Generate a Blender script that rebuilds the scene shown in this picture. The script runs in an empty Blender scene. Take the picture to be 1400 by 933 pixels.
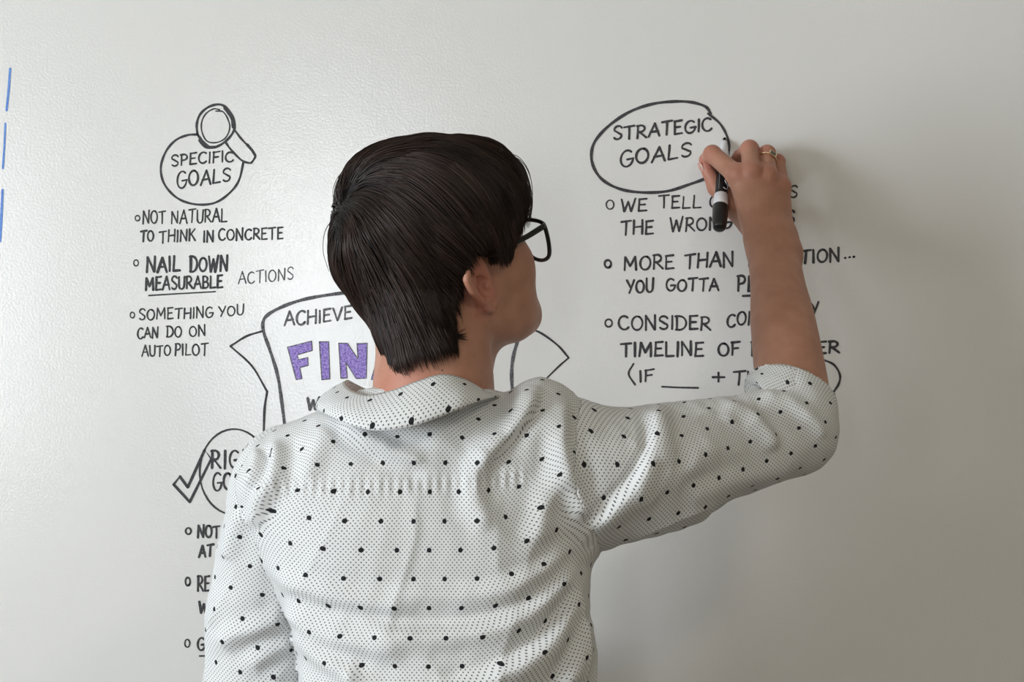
import bpy, bmesh, math, random, time
import numpy as np
from mathutils import Vector, Matrix

# ------------------------------------------------------------------ camera, light, exposure
SC = bpy.context.scene
COL = SC.collection
CAMY, CAMZ, FPX = -3.0, 1.47, 3210.0
cam_d = bpy.data.cameras.new('camera')
cam_d.sensor_width = 36.0
cam_d.lens = FPX / 1400.0 * 36.0
cam_d.clip_start = 0.05
cam = bpy.data.objects.new('camera', cam_d)
cam.location = (0, CAMY, CAMZ)
cam.rotation_euler = (math.radians(90), 0, 0)
COL.objects.link(cam)
SC.camera = cam

SC.view_settings.view_transform = 'Standard'
SC.view_settings.look = 'None'
SC.view_settings.gamma = 1.0
SC.view_settings.use_curve_mapping = False
SC.view_settings.exposure = 0.42

world = bpy.data.worlds.new('sky')
SC.world = world
world.use_nodes = True
_bg = world.node_tree.nodes['Background']
_bg.inputs[0].default_value = (0.80, 0.90, 1.0, 1)
_bg.inputs[1].default_value = 1.0

RX0, RX1, RY0, RZ1 = -3.0, 2.8, -5.0, 2.7      # inside faces of the room
WIN = {  # window openings: (wall, a0, a1, z0, z1)
    1: ('left', -3.0, -1.75, 0.95, 2.25),
    2: ('rear', -2.35, -1.66, 0.95, 2.25),
    3: ('rear', -0.82, -0.46, 1.05, 2.15),
}
def window_light(n, power, color, spread=180):
    side, a0, a1, z0, z1 = WIN[n]
    L = bpy.data.lights.new('window_light', 'AREA')
    L.shape = 'RECTANGLE'; L.size = a1 - a0; L.size_y = z1 - z0
    L.energy = power; L.color = color
    L.spread = math.radians(spread)
    o = bpy.data.objects.new('window_light', L)
    c = (a0 + a1) / 2; zc = (z0 + z1) / 2
    if side == 'left':
        o.location = (RX0 - 0.10, c, zc); o.rotation_euler = (math.radians(90), 0, math.radians(-90))
    else:
        o.location = (c, RY0 - 0.10, zc); o.rotation_euler = (math.radians(90), 0, 0)
        o.rotation_euler = (math.radians(90), 0, math.radians(0))
    # area lights shine along their own -Z; turn it into the room
    d = Vector((1, 0, 0)) if side == 'left' else Vector((0, 1, 0))
    o.rotation_euler = d.to_track_quat('-Z', 'Y').to_euler()
    COL.objects.link(o)
window_light(1, 128, (0.86, 0.93, 1.0))
window_light(2, 11, (0.90, 0.95, 1.0))
window_light(3, 13, (0.90, 0.95, 1.0))
def added_fill_light(x, y, power):  # warm overhead fill added to the room, its source unseen
    L = bpy.data.lights.new('added_fill_light', 'AREA')
    L.shape = 'DISK'; L.size = 0.42; L.energy = power; L.color = (1.0, 0.90, 0.74)
    o = bpy.data.objects.new('added_fill_light', L)
    o.location = (x, y, RZ1 - 0.115)
    COL.objects.link(o)
added_fill_light(0.9, -2.3, 8)

# ------------------------------------------------------------------ helpers
def P(px, py, y):
    s = (y - CAMY) / FPX
    return np.array([(px - 700) * s, y, CAMZ + (466.5 - py) * s])

def link(o, parent=None):
    COL.objects.link(o)
    if parent is not None:
        o.parent = parent
    return o

def tag(o, label=None, cat=None, group=None, kind=None):
    if label: o['label'] = label
    if cat: o['category'] = cat
    if group: o['group'] = group
    if kind: o['kind'] = kind
    return o

def empty(name, loc=(0, 0, 0)):
    o = bpy.data.objects.new(name, None)
    o.empty_display_size = 0.05
    o.location = loc
    COL.objects.link(o)
    return o

def put_child(o, parent):
    """parent keeping world coordinates of mesh data (parent has location only)"""
    o.parent = parent
    o.matrix_parent_inverse = Matrix.Translation(Vector(parent.location)).inverted()
    return o

def mesh_np(name, verts, faces, mat=None, parent=None, smooth=True):
    me = bpy.data.meshes.new(name)
    me.from_pydata([tuple(v) for v in verts], [], [tuple(f) for f in faces])
    if smooth:
        me.polygons.foreach_set('use_smooth', [True] * len(me.polygons))
    me.update()
    o = bpy.data.objects.new(name, me)
    if mat: me.materials.append(mat)
    COL.objects.link(o)
    if parent is not None:
        put_child(o, parent)
    return o

def mesh_quads(name, V, F, mat=None, parent=None, uv=None, smooth=True):
    """fast path: V (n,3), F (m,4) numpy"""
    me = bpy.data.meshes.new(name)
    me.vertices.add(len(V)); me.vertices.foreach_set('co', np.asarray(V, np.float32).ravel())
    m = len(F); k = F.shape[1]
    me.loops.add(m * k); me.loops.foreach_set('vertex_index', np.asarray(F, np.int32).ravel())
    me.polygons.add(m)
    me.polygons.foreach_set('loop_start', np.arange(0, m * k, k, dtype=np.int32))
    me.polygons.foreach_set('use_smooth', np.full(m, smooth))
    if uv is not None:
        l = me.uv_layers.new(name='UVMap')
        l.data.foreach_set('uv', np.asarray(uv, np.float32).ravel())
    me.update(calc_edges=True); me.validate()
    o = bpy.data.objects.new(name, me)
    if mat: me.materials.append(mat)
    COL.objects.link(o)
    if parent is not None:
        put_child(o, parent)
    return o

def box_mesh(bm, x0, x1, y0, y1, z0, z1):
    vs = [bm.verts.new((x, y, z)) for x in (x0, x1) for y in (y0, y1) for z in (z0, z1)]
    for f in ((0, 1, 3, 2), (4, 6, 7, 5), (0, 4, 5, 1), (2, 3, 7, 6), (0, 2, 6, 4), (1, 5, 7, 3)):
        bm.faces.new([vs[i] for i in f])

def boxes(name, lst, mat, parent=None, bevel=0.0):
    bm = bmesh.new()
    for b in lst: box_mesh(bm, *b)
    bmesh.ops.recalc_face_normals(bm, faces=bm.faces)
    if bevel:
        bmesh.ops.bevel(bm, geom=list(bm.edges), offset=bevel, segments=2, profile=0.5, affect='EDGES')
    me = bpy.data.meshes.new(name); bm.to_mesh(me); bm.free()
    o = bpy.data.objects.new(name, me)
    if mat: me.materials.append(mat)
    COL.objects.link(o)
    if parent is not None: put_child(o, parent)
    return o

def catmull(pts, n):
    """smooth curve through pts (k,d), n samples per span"""
    p = np.asarray(pts, float)
    p = np.vstack([2 * p[0] - p[1], p, 2 * p[-1] - p[-2]])
    out = []
    for i in range(1, len(p) - 2):
        for t in np.linspace(0, 1, n, endpoint=False):
            a, b, c, d = p[i - 1], p[i], p[i + 1], p[i + 2]
            out.append(0.5 * ((2 * b) + (-a + c) * t + (2 * a - 5 * b + 4 * c - d) * t * t + (-a + 3 * b - 3 * c + d) * t ** 3))
    out.append(p[-2])
    return np.array(out)

def catmull_closed(pts, n):
    p = np.asarray(pts, float); k = len(p); out = []
    for i in range(k):
        a, b, c, d = p[(i - 1) % k], p[i], p[(i + 1) % k], p[(i + 2) % k]
        for t in np.linspace(0, 1, n, endpoint=False):
            out.append(0.5 * ((2 * b) + (-a + c) * t + (2 * a - 5 * b + 4 * c - d) * t * t + (-a + 3 * b - 3 * c + d) * t ** 3))
    return np.array(out)

def tube(path, radii, sides=8, closed=False, flat=None):
    """tube along path; flat=(w,h,updir) gives an oval/rect section"""
    path = np.asarray(path, float); n = len(path)
    radii = np.broadcast_to(radii, (n,))
    T = np.gradient(path, axis=0)
    if closed: T = np.roll(path, -1, 0) - np.roll(path, 1, 0)
    T /= np.linalg.norm(T, axis=1)[:, None] + 1e-12
    up = np.array([0, 0, 1.0]) if flat is None else np.asarray(flat[2], float)
    if flat is None and abs(T[0] @ up) > 0.9: up = np.array([0, 1.0, 0])
    V = []; A = None
    for i in range(n):
        a = np.cross(T[i], up) if (A is None or flat is not None) else A - T[i] * (A @ T[i])
        if np.linalg.norm(a) < 1e-6: a = np.cross(T[i], [1, 0, 0.3])
        a /= np.linalg.norm(a); A = a
        b = np.cross(T[i], a)
        w, h = (1, 1) if flat is None else flat[:2]
        for k in range(sides):
            t = 2 * math.pi * (k + 0.5) / sides
            c, s = math.cos(t), math.sin(t)
            if flat is not None:
                c = math.copysign(abs(c) ** 0.5, c); s = math.copysign(abs(s) ** 0.5, s)
            V.append(path[i] + radii[i] * (w * c * a + h * s * b))
    F = []
    m = n if closed else n - 1
    for i in range(m):
        for k in range(sides):
            j = (i + 1) % n
            F.append((i * sides + k, i * sides + (k + 1) % sides, j * sides + (k + 1) % sides, j * sides + k))
    if not closed:
        F.append(tuple(range(sides))[::-1]); F.append(tuple((n - 1) * sides + k for k in range(sides)))
    return V, F

def merge(parts):
    V, F = [], []
    for v, f in parts:
        o = len(V); V += list(v); F += [tuple(i + o for i in q) for q in f]
    return V, F

def lathe(axis_a, axis_b, prof, sides=32):
    """prof: (t metres along a->b, radius)"""
    a = np.asarray(axis_a, float); d = np.asarray(axis_b, float) - a; d /= np.linalg.norm(d)
    u = np.cross(d, [1, 0, 0]); u /= np.linalg.norm(u); w = np.cross(d, u)
    V, F = [], []
    for t, r in prof:
        for k in range(sides):
            an = 2 * math.pi * k / sides
            V.append(a + d * t + r * (math.cos(an) * u + math.sin(an) * w))
    for i in range(len(prof) - 1):
        for k in range(sides):
            F.append((i * sides + k, i * sides + (k + 1) % sides, (i + 1) * sides + (k + 1) % sides, (i + 1) * sides + k))
    F.append(tuple(range(sides))[::-1]); F.append(tuple((len(prof) - 1) * sides + k for k in range(sides)))
    return V, F

# ------------------------------------------------------------------ materials
def new_mat(name, color=(0.5, 0.5, 0.5), rough=0.6, spec=0.5, metal=0.0):
    m = bpy.data.materials.new(name); m.use_nodes = True
    b = m.node_tree.nodes['Principled BSDF']
    b.inputs['Base Color'].default_value = (*color, 1)
    b.inputs['Roughness'].default_value = rough
    b.inputs['Specular IOR Level'].default_value = spec
    b.inputs['Metallic'].default_value = metal
    return m
def nd(m, t, **kw):
    n = m.node_tree.nodes.new(t)
    for k, v in kw.items(): setattr(n, k, v)
    return n
def lk(m, a, b): m.node_tree.links.new(a, b)
def bsdf(m): return m.node_tree.nodes['Principled BSDF']
def math_n(m, op, a, b=None, c=None):
    n = nd(m, 'ShaderNodeMath', operation=op)
    for i, v in enumerate((a, b, c)):
        if v is None: continue
        if isinstance(v, (int, float)): n.inputs[i].default_value = v
        else: lk(m, v, n.inputs[i])
    return n.outputs[0]
def noise_bump(m, scale, strength, dist, coord='Object', detail=2.0, extra=None):
    tc = nd(m, 'ShaderNodeTexCoord'); n = nd(m, 'ShaderNodeTexNoise'); b = nd(m, 'ShaderNodeBump')
    n.inputs['Scale'].default_value = scale; n.inputs['Detail'].default_value = detail
    b.inputs['Strength'].default_value = strength; b.inputs['Distance'].default_value = dist
    lk(m, tc.outputs[coord], n.inputs['Vector']); lk(m, n.outputs['Fac'], b.inputs['Height'])
    lk(m, b.outputs['Normal'], bsdf(m).inputs['Normal'])
    return n, b
def vary(m, scale, c0, c1, coord='Object', detail=3.0, lo=0.3, hi=0.7):
    tc = nd(m, 'ShaderNodeTexCoord'); n = nd(m, 'ShaderNodeTexNoise'); r = nd(m, 'ShaderNodeValToRGB')
    n.inputs['Scale'].default_value = scale; n.inputs['Detail'].default_value = detail
    r.color_ramp.elements[0].position = lo; r.color_ramp.elements[0].color = (*c0, 1)
    r.color_ramp.elements[1].position = hi; r.color_ramp.elements[1].color = (*c1, 1)
    lk(m, tc.outputs[coord], n.inputs['Vector']); lk(m, n.outputs['Fac'], r.inputs['Fac'])
    lk(m, r.outputs['Color'], bsdf(m).inputs['Base Color'])
    return r

M = {}
M['wall'] = new_mat('dry_erase_wall_paint', (0.77, 0.76, 0.74), 0.15, 0.95)
noise_bump(M['wall'], 330, 0.30, 0.0006, detail=2.5)
M['plain_wall'] = new_mat('matt_wall_paint', (0.36, 0.32, 0.25), 0.8, 0.3)
noise_bump(M['plain_wall'], 180, 0.2, 0.001)
M['ceiling'] = new_mat('ceiling_paint', (0.62, 0.58, 0.50), 0.9, 0.2)
noise_bump(M['ceiling'], 120, 0.3, 0.001)
M['floor'] = new_mat('carpet', (0.24, 0.21, 0.17), 0.95, 0.1)
vary(M['floor'], 90, (0.13, 0.105, 0.075), (0.19, 0.155, 0.115))
M['white_trim'] = new_mat('white_trim', (0.78, 0.77, 0.74), 0.4, 0.5)
M['glass'] = new_mat('window_glass', (1, 1, 1), 0.02, 0.5)
bsdf(M['glass']).inputs['Transmission Weight'].default_value = 1.0
bsdf(M['glass']).inputs['IOR'].default_value = 1.05
M['fill_lamp'] = new_mat('fill_lamp_diffuser', (0.9, 0.88, 0.82), 0.5)  # glowing cover of the added, unseen overhead fill
bsdf(M['fill_lamp']).inputs['Emission Color'].default_value = (1, 0.9, 0.75, 1)
bsdf(M['fill_lamp']).inputs['Emission Strength'].default_value = 1.5
def ink_mat(name, c0, c1, rough=0.45):
    m = new_mat(name, c0, rough, 0.4)
    vary(m, 420, c0, c1, detail=2.0, lo=0.35, hi=0.75)
    return m
M['ink'] = ink_mat('black_marker_ink', (0.022, 0.021, 0.024), (0.075, 0.073, 0.080))
M['ink_grey'] = ink_mat('worn_marker_ink', (0.07, 0.07, 0.075), (0.26, 0.26, 0.27))
M['ink_faint'] = ink_mat('faint_marker_ink', (0.05, 0.05, 0.055), (0.20, 0.20, 0.21))
M['ink_purple'] = ink_mat('purple_marker_ink', (0.20, 0.12, 0.50), (0.55, 0.43, 0.82))
M['ink_blue'] = ink_mat('blue_marker_ink', (0.09, 0.22, 0.62), (0.18, 0.36, 0.75))

# skin
def skin_mat():
    m = new_mat('skin', (0.42, 0.235, 0.175), 0.48, 0.35)
    b = bsdf(m)
    b.inputs['Subsurface Weight'].default_value = 0.12
    b.inputs['Subsurface Radius'].default_value = (1.0, 0.35, 0.2)
    b.inputs['Subsurface Scale'].default_value = 0.006
    tc = nd(m, 'ShaderNodeTexCoord')
    n = nd(m, 'ShaderNodeTexNoise'); n.inputs['Scale'].default_value = 45; n.inputs['Detail'].default_value = 5
    lk(m, tc.outputs['Object'], n.inputs['Vector'])
    r = nd(m, 'ShaderNodeValToRGB')
    r.color_ramp.elements[0].position = 0.32; r.color_ramp.elements[0].color = (0.385, 0.185, 0.120, 1)
    r.color_ramp.elements[1].position = 0.68; r.color_ramp.elements[1].color = (0.450, 0.228, 0.152, 1)
    lk(m, n.outputs['Fac'], r.inputs['Fac'])
    # redness painted per vertex (ears, lips, knuckles)
    at = nd(m, 'ShaderNodeAttribute', attribute_name='red')
    mx = nd(m, 'ShaderNodeMix', data_type='RGBA')
    lk(m, at.outputs['Fac'], mx.inputs['Factor']); lk(m, r.outputs['Color'], mx.inputs['A'])
    mx.inputs['B'].default_value = (0.50, 0.15, 0.11, 1)
    # freckles and moles
    v = nd(m, 'ShaderNodeTexVoronoi'); v.inputs['Scale'].default_value = 30; v.inputs['Randomness'].default_value = 1
    lk(m, tc.outputs['Object'], v.inputs['Vector'])
    sp = math_n(m, 'LESS_THAN', v.outputs['Distance'], 0.045)
    sep = nd(m, 'ShaderNodeSeparateColor'); lk(m, v.outputs['Color'], sep.inputs['Color'])
    pick = math_n(m, 'GREATER_THAN', sep.outputs['Red'], 0.55)
    fac = math_n(m, 'MULTIPLY', math_n(m, 'MULTIPLY', sp, pick), 0.65)
    mx2 = nd(m, 'ShaderNodeMix', data_type='RGBA')
    lk(m, fac, mx2.inputs['Factor']); lk(m, mx.outputs['Result'], mx2.inputs['A'])
    mx2.inputs['B'].default_value = (0.10, 0.045, 0.03, 1)
    lk(m, mx2.outputs['Result'], b.inputs['Base Color'])
    n2 = nd(m, 'ShaderNodeTexNoise'); n2.inputs['Scale'].default_value = 420; n2.inputs['Detail'].default_value = 2
    lk(m, tc.outputs['Object'], n2.inputs['Vector'])
    bp = nd(m, 'ShaderNodeBump'); bp.inputs['Strength'].default_value = 0.35; bp.inputs['Distance'].default_value = 0.0006
    lk(m, n2.outputs['Fac'], bp.inputs['Height']); lk(m, bp.outputs['Normal'], b.inputs['Normal'])
    return m
M['skin'] = skin_mat()
M['nail'] = new_mat('nail', (0.55, 0.32, 0.26), 0.25, 0.5)
M['hair'] = new_mat('dark_brown_hair', (0.007, 0.005, 0.0045), 0.5, 0.25)
def hair_strand_mat():
    m = new_mat('hair_strands', (0.014, 0.009, 0.007), 0.42, 0.32)
    at = nd(m, 'ShaderNodeAttribute', attribute_name='tone')
    r = nd(m, 'ShaderNodeValToRGB')
    r.color_ramp.elements[0].color = (0.006, 0.004, 0.0035, 1)
    r.color_ramp.elements[1].color = (0.052, 0.029, 0.022, 1)
    lk(m, at.outputs['Fac'], r.inputs['Fac']); lk(m, r.outputs['Color'], bsdf(m).inputs['Base Color'])
    return m
M['strand'] = hair_strand_mat()

def cloth_mat(name, base, dot=(0.012, 0.012, 0.014)):
    m = new_mat(name, base, 0.82, 0.25)
    b = bsdf(m)
    uv = nd(m, 'ShaderNodeUVMap', uv_map='UVMap')
    sep = nd(m, 'ShaderNodeSeparateXYZ'); lk(m, uv.outputs['UV'], sep.inputs[0])
    U, V = sep.outputs[0], sep.outputs[1]
    def lattice(su, sv, rad, off=0.0):
        """staggered dots: spacing su by sv with a second lattice at the half steps"""
        outs = []
        for h in (0.0, 0.5):
            a = math_n(m, 'DIVIDE', U, su); a = math_n(m, 'ADD', a, h + off); a = math_n(m, 'FRACT', math_n(m, 'ADD', a, 1000.0)); a = math_n(m, 'SUBTRACT', a, 0.5)
            c = math_n(m, 'DIVIDE', V, sv); c = math_n(m, 'ADD', c, h + off); c = math_n(m, 'FRACT', math_n(m, 'ADD', c, 1000.0)); c = math_n(m, 'SUBTRACT', c, 0.5)
            a = math_n(m, 'MULTIPLY', a, su); c = math_n(m, 'MULTIPLY', c, sv)
            d = math_n(m, 'SQRT', math_n(m, 'ADD', math_n(m, 'MULTIPLY', a, a), math_n(m, 'MULTIPLY', c, c)))
            outs.append(d)
        return math_n(m, 'LESS_THAN', math_n(m, 'MINIMUM', outs[0], outs[1]), rad)
    small = lattice(0.0048, 0.0054, 0.00074)
    big = lattice(0.0350, 0.0600, 0.0026, 0.13)
    fac = math_n(m, 'MAXIMUM', math_n(m, 'MULTIPLY', small, 0.88), big)
    mx = nd(m, 'ShaderNodeMix', data_type='RGBA')
    lk(m, fac, mx.inputs['Factor']); mx.inputs['A'].default_value = (*base, 1); mx.inputs['B'].default_value = (*dot, 1)
    lk(m, mx.outputs['Result'], b.inputs['Base Color'])
    tc = nd(m, 'ShaderNodeTexCoord')
    n = nd(m, 'ShaderNodeTexNoise'); n.inputs['Scale'].default_value = 38; n.inputs['Detail'].default_value = 3; n.inputs['Distortion'].default_value = 0.6
    lk(m, tc.outputs['Object'], n.inputs['Vector'])
    bp = nd(m, 'ShaderNodeBump'); bp.inputs['Strength'].default_value = 0.35; bp.inputs['Distance'].default_value = 0.004
    lk(m, n.outputs['Fac'], bp.inputs['Height']); lk(m, bp.outputs['Normal'], b.inputs['Normal'])
    return m
M['cloth'] = cloth_mat('dotted_cotton', (0.68, 0.685, 0.68))
M['denim'] = new_mat('denim', (0.03, 0.045, 0.09), 0.85, 0.2)
M['leather'] = new_mat('shoe_leather', (0.02, 0.018, 0.016), 0.4, 0.5)
M['acetate'] = new_mat('black_acetate', (0.006, 0.006, 0.007), 0.22, 0.5)
M['steel'] = new_mat('steel', (0.75, 0.75, 0.74), 0.2, 0.5, 1.0)
M['gold'] = new_mat('pale_gold', (0.80, 0.62, 0.40), 0.22, 0.5, 1.0)
M['lens'] = new_mat('spectacle_lens', (1, 1, 1), 0.01, 0.5)
bsdf(M['lens']).inputs['Transmission Weight'].default_value = 1.0
bsdf(M['lens']).inputs['IOR'].default_value = 1.08
M['pen_black'] = new_mat('black_plastic', (0.010, 0.010, 0.011), 0.3, 0.5)
M['pen_white'] = new_mat('white_plastic', (0.80, 0.80, 0.84), 0.35, 0.5)
M['felt'] = new_mat('felt_nib', (0.012, 0.012, 0.012), 0.9, 0.2)
M['eye'] = new_mat('eye_white', (0.75, 0.72, 0.70), 0.15)
M['iris'] = new_mat('iris', (0.06, 0.035, 0.02), 0.1)

# ------------------------------------------------------------------ the room
T = 0.14
wall_back = boxes('wall_back', [(RX0 - T, RX1 + T, 0.0, T, 0, RZ1)], M['wall']); tag(wall_back, kind='structure')
def holed(axis, pos0, pos1, a0, a1, holes):
    """boxes of a wall of thickness pos0..pos1 running a0..a1 with rectangular holes"""
    out = []; cuts = sorted(holes); a = a0
    def bx(u0, u1, z0, z1):
        return (pos0, pos1, u0, u1, z0, z1) if axis == 'x' else (u0, u1, pos0, pos1, z0, z1)
    for h0, h1, z0, z1 in cuts:
        out.append(bx(a, h0, 0, RZ1)); out.append(bx(h0, h1, 0, z0)); out.append(bx(h0, h1, z1, RZ1)); a = h1
    out.append(bx(a, a1, 0, RZ1)); return out
w = WIN[1]
tag(boxes('wall_left', holed('x', RX0 - T, RX0, RY0 - T, 0.0, [w[1:]]), M['plain_wall']), kind='structure')
tag(boxes('wall_right', [(RX1, RX1 + T, RY0 - T, 0.0, 0, RZ1)], M['plain_wall']), kind='structure')
tag(boxes('wall_rear', holed('y', RY0 - T, RY0, RX0, RX1, [WIN[2][1:], WIN[3][1:]]), M['plain_wall']), kind='structure')
tag(boxes('floor', [(RX0 - T, RX1 + T, RY0 - T, T, -0.1, 0)], M['floor']), kind='structure')
tag(boxes('ceiling', [(RX0 - T, RX1 + T, RY0 - T, T, RZ1, RZ1 + 0.1)], M['ceiling']), kind='structure')
tag(boxes('baseboard_back', [(RX0, RX1, -0.014, 0.0, 0, 0.10)], M['white_trim'], bevel=0.003), kind='structure')
tag(boxes('baseboard_left', [(RX0, RX0 + 0.014, RY0 + 0.014, -0.014, 0, 0.10)], M['white_trim'], bevel=0.003), kind='structure')
tag(boxes('baseboard_right', [(RX1 - 0.014, RX1, RY0 + 0.014, -0.014, 0, 0.10)], M['white_trim'], bevel=0.003), kind='structure')
for n, (side, a0, a1, z0, z1) in WIN.items():
    t = 0.045; am = (a0 + a1) / 2
    rail = [(a0, a0 + t, z0, z1), (a1 - t, a1, z0, z1), (a0, a1, z0, z0 + t), (a0, a1, z1 - t, z1)]
    if a1 - a0 > 0.8: rail.append((am - t / 2, am + t / 2, z0, z1))
    q = lambda b, d0, d1: (RX0 - d1, RX0 - d0, b[0], b[1], b[2], b[3]) if side == 'left' else (b[0], b[1], RY0 - d1, RY0 - d0, b[2], b[3])
    wo = boxes('window_%d' % n, [q(b, 0.02, 0.07) for b in rail], M['white_trim']); tag(wo, kind='structure')
    boxes('window_sill', [q((a0 - 0.03, a1 + 0.03, z0 - 0.03, z0), -0.04, 0.10)], M['white_trim'], wo)

# ------------------------------------------------------------------ writing on the wall
def W2(px, py):
    return ((px - 700) * 3.0 / FPX, CAMZ + (466.5 - py) * 3.0 / FPX)
_stroke = [0]
class Ink:
    def __init__(self): self.V = []; self.F = []
    def stroke(self, pts, w, closed=False, vary=0.12):
        """pts in photo pixels of the wall plane, w in pixels"""
        _stroke[0] += 1
        y = -0.0003 - 0.0000007 * (_stroke[0] % 400)
        p = np.array([W2(*q) for q in pts]); n = len(p)
        if n < 2: return
        T_ = (np.roll(p, -1, 0) - np.roll(p, 1, 0)) if closed else np.gradient(p, axis=0)
        T_ /= np.linalg.norm(T_, axis=1)[:, None] + 1e-12
        N = np.stack([-T_[:, 1], T_[:, 0]], 1)
        hw = w * 0.5 * 3.0 / FPX
        rs = random.Random(_stroke[0]); ph = rs.random() * 6
        hwv = hw * (1 + vary * np.sin(np.arange(n) * 0.9 + ph))
        o = len(self.V)
        for i in range(n):
            for s in (-1, 1):
                q = p[i] + N[i] * hwv[i] * s
                self.V.append((q[0], y, q[1]))
        m = n if closed else n - 1
        for i in range(m):
            j = (i + 1) % n
            self.F.append((o + 2 * i, o + 2 * j, o + 2 * j + 1, o + 2 * i + 1))
        if not closed:      # round ends and round joints
            for i, d in ((0, -1), (n - 1, 1)):
                self.cap(p[i], hwv[i], y)
    def cap(self, c, r, y):
        o = len(self.V)
        for k in range(8):
            a = 2 * math.pi * k / 8
            self.V.append((c[0] + r * math.cos(a), y - 2e-7, c[1] + r * math.sin(a)))
        self.F.append(tuple(o + k for k in range(8)))
    def poly(self, pts, dy=0.0):
        o = len(self.V)
        for q in pts:
            x, z = W2(*q); self.V.append((x, -0.00025 - dy, z))
        self.F.append(tuple(range(o, o + len(pts))))
    def build(self, name, mat, parent, label=None):
        o = mesh_np(name, self.V, self.F, mat, parent, smooth=False)
        bm = bmesh.new(); bm.from_mesh(o.data)
        for f in bm.faces:
            if f.normal.y > 0: f.normal_flip()
        bm.to_mesh(o.data); bm.free()
        tag(o, label); return o

def arc(cx, cy, rx, ry, a0, a1, n=12):
    return [(cx + rx * math.cos(math.radians(a)), cy + ry * math.sin(math.radians(a))) for a in np.linspace(a0, a1, n)]
GL = {
 'A': (0.9, [[(0, 0), (.30, .62), (.48, 1)], [(.48, 1), (.68, .55), (.92, 0)], [(.14, .36), (.80, .38)]]),
 'B': (0.75, [[(.05, 0), (.08, 1)], [(.08, 1), *arc(.35, .76, .30, .24, 90, -90), (.1, .52)], [(.1, .52), *arc(.38, .27, .36, .26, 90, -90), (.05, 0)]]),
 'C': (0.8, [arc(.45, .5, .45, .5, 52, 318, 16)]),
 'D': (0.85, [[(.06, 0), (.08, 1)], [(-.05, .98), *arc(.25, .5, .58, .5, 85, -85, 14), (0, .02)]]),
 'E': (0.7, [[(.08, 1), (.06, 0)], [(.06, .98), (.68, 1.02)], [(.08, .52), (.56, .54)], [(.05, 0), (.70, .03)]]),
 'F': (0.7, [[(.08, 1), (.08, 0)], [(.02, .97), (.72, 1.02)], [(.08, .50), (.58, .53)]]),
 'G': (0.88, [arc(.45, .5, .44, .5, 50, 345, 18) + [(.86, .42)], [(.46, .44), (.92, .46)]]),
 'H': (0.85, [[(.06, 1), (.04, 0)], [(.80, 1.02), (.80, 0)], [(.05, .50), (.82, .54)]]),
 'I': (0.2, [[(.1, 1), (.1, 0)]]),
 'K': (0.8, [[(.06, 1), (.05, 0)], [(.72, 1), (.10, .45)], [(.25, .58), (.78, 0)]]),
 'L': (0.7, [[(.08, 1), (.06, .02)], [(.06, .02), (.70, .04)]]),
 'M': (1.1, [[(.04, 0), (.12, 1)], [(.12, 1), (.52, .30)], [(.52, .30), (.95, 1)], [(.95, 1), (1.02, 0)]]),
 'N': (0.9, [[(.05, 0), (.08, 1)], [(.08, 1), (.78, .04)], [(.78, .04), (.82, 1.04)]]),
 'O': (0.9, [arc(.45, .5, .43, .48, 70, 432, 20)]),
 'P': (0.7, [[(.08, 1), (.08, 0)], [(0, .98), *arc(.30, .74, .36, .27, 85, -90), (.10, .45)]]),
 'R': (0.8, [[(.08, 1), (.06, 0)], [(0, .97), *arc(.30, .74, .36, .26, 85, -90), (.10, .47)], [(.22, .48), (.82, 0)]]),
 'S': (0.75, [[*arc(.40, .75, .33, .25, 20, 200, 9), (.30, .56), (.52, .42), *arc(.38, .24, .32, .24, 30, -150, 9)]]),
 'T': (0.85, [[(.44, 1), (.42, 0)], [(0, .96), (.88, 1.02)]]),
 'U': (0.8, [[(.04, 1), (.05, .35), *arc(.40, .30, .34, .30, 180, 360, 9), (.78, 1)]]),
 'V': (0.85, [[(0, 1), (.42, 0)], [(.42, 0), (.85, 1)]]),
 'W': (1.15, [[(0, 1), (.26, 0)], [(.26, 0), (.55, .80)], [(.55, .80), (.80, 0)], [(.80, 0), (1.12, 1.05)]]),
 'Y': (0.8, [[(0, 1), (.38, .48)], [(.80, 1.02), (.26, 0)]]),
 '+': (0.8, [[(.4, .85), (.4, .15)], [(.05, .5), (.78, .5)]]),
 '.': (0.25, [[(.10, .03), (.15, .06)]]),
}
def write(ink, text, x0, y0, x1, y1, h0, h1=None, w=2.6, gap=0.22, seed=0):
    """single stroke capitals from (x0,y0) to (x1,y1) on the baseline, cap height h0 -> h1"""
    h1 = h1 or h0
    rr = random.Random(hash_text(text) + seed)
    tot = sum(GL[c][0] for c in text) + gap * (len(text) - 1)
    u = 0
    for c in text:
        adv, strokes = GL[c]
        f = (u + adv / 2) / tot
        h = h0 + (h1 - h0) * f; sx = (x1 - x0) / tot
        jy = rr.uniform(-0.05, 0.05) * h; jh = 1 + rr.uniform(-0.07, 0.07); sh = rr.uniform(-0.03, 0.07)
        for s in strokes:
            pts = []
            if len(s) == 2:
                s = [(s[0][0] + (s[1][0] - s[0][0]) * t + 0.012 * math.sin(t * 3.1 + rr.random()), s[0][1] + (s[1][1] - s[0][1]) * t) for t in (0, .33, .66, 1)]
            for a, b in s:
                uu = u + a + sh * b
                X = x0 + uu * sx; g = uu / tot
                pts.append((X, y0 + (y1 - y0) * g - b * h * jh + jy))
            ink.stroke(pts, w * rr.uniform(0.88, 1.12))
        u += adv + gap
def hash_text(t): return sum((i + 1) * ord(c) for i, c in enumerate(t))

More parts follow.
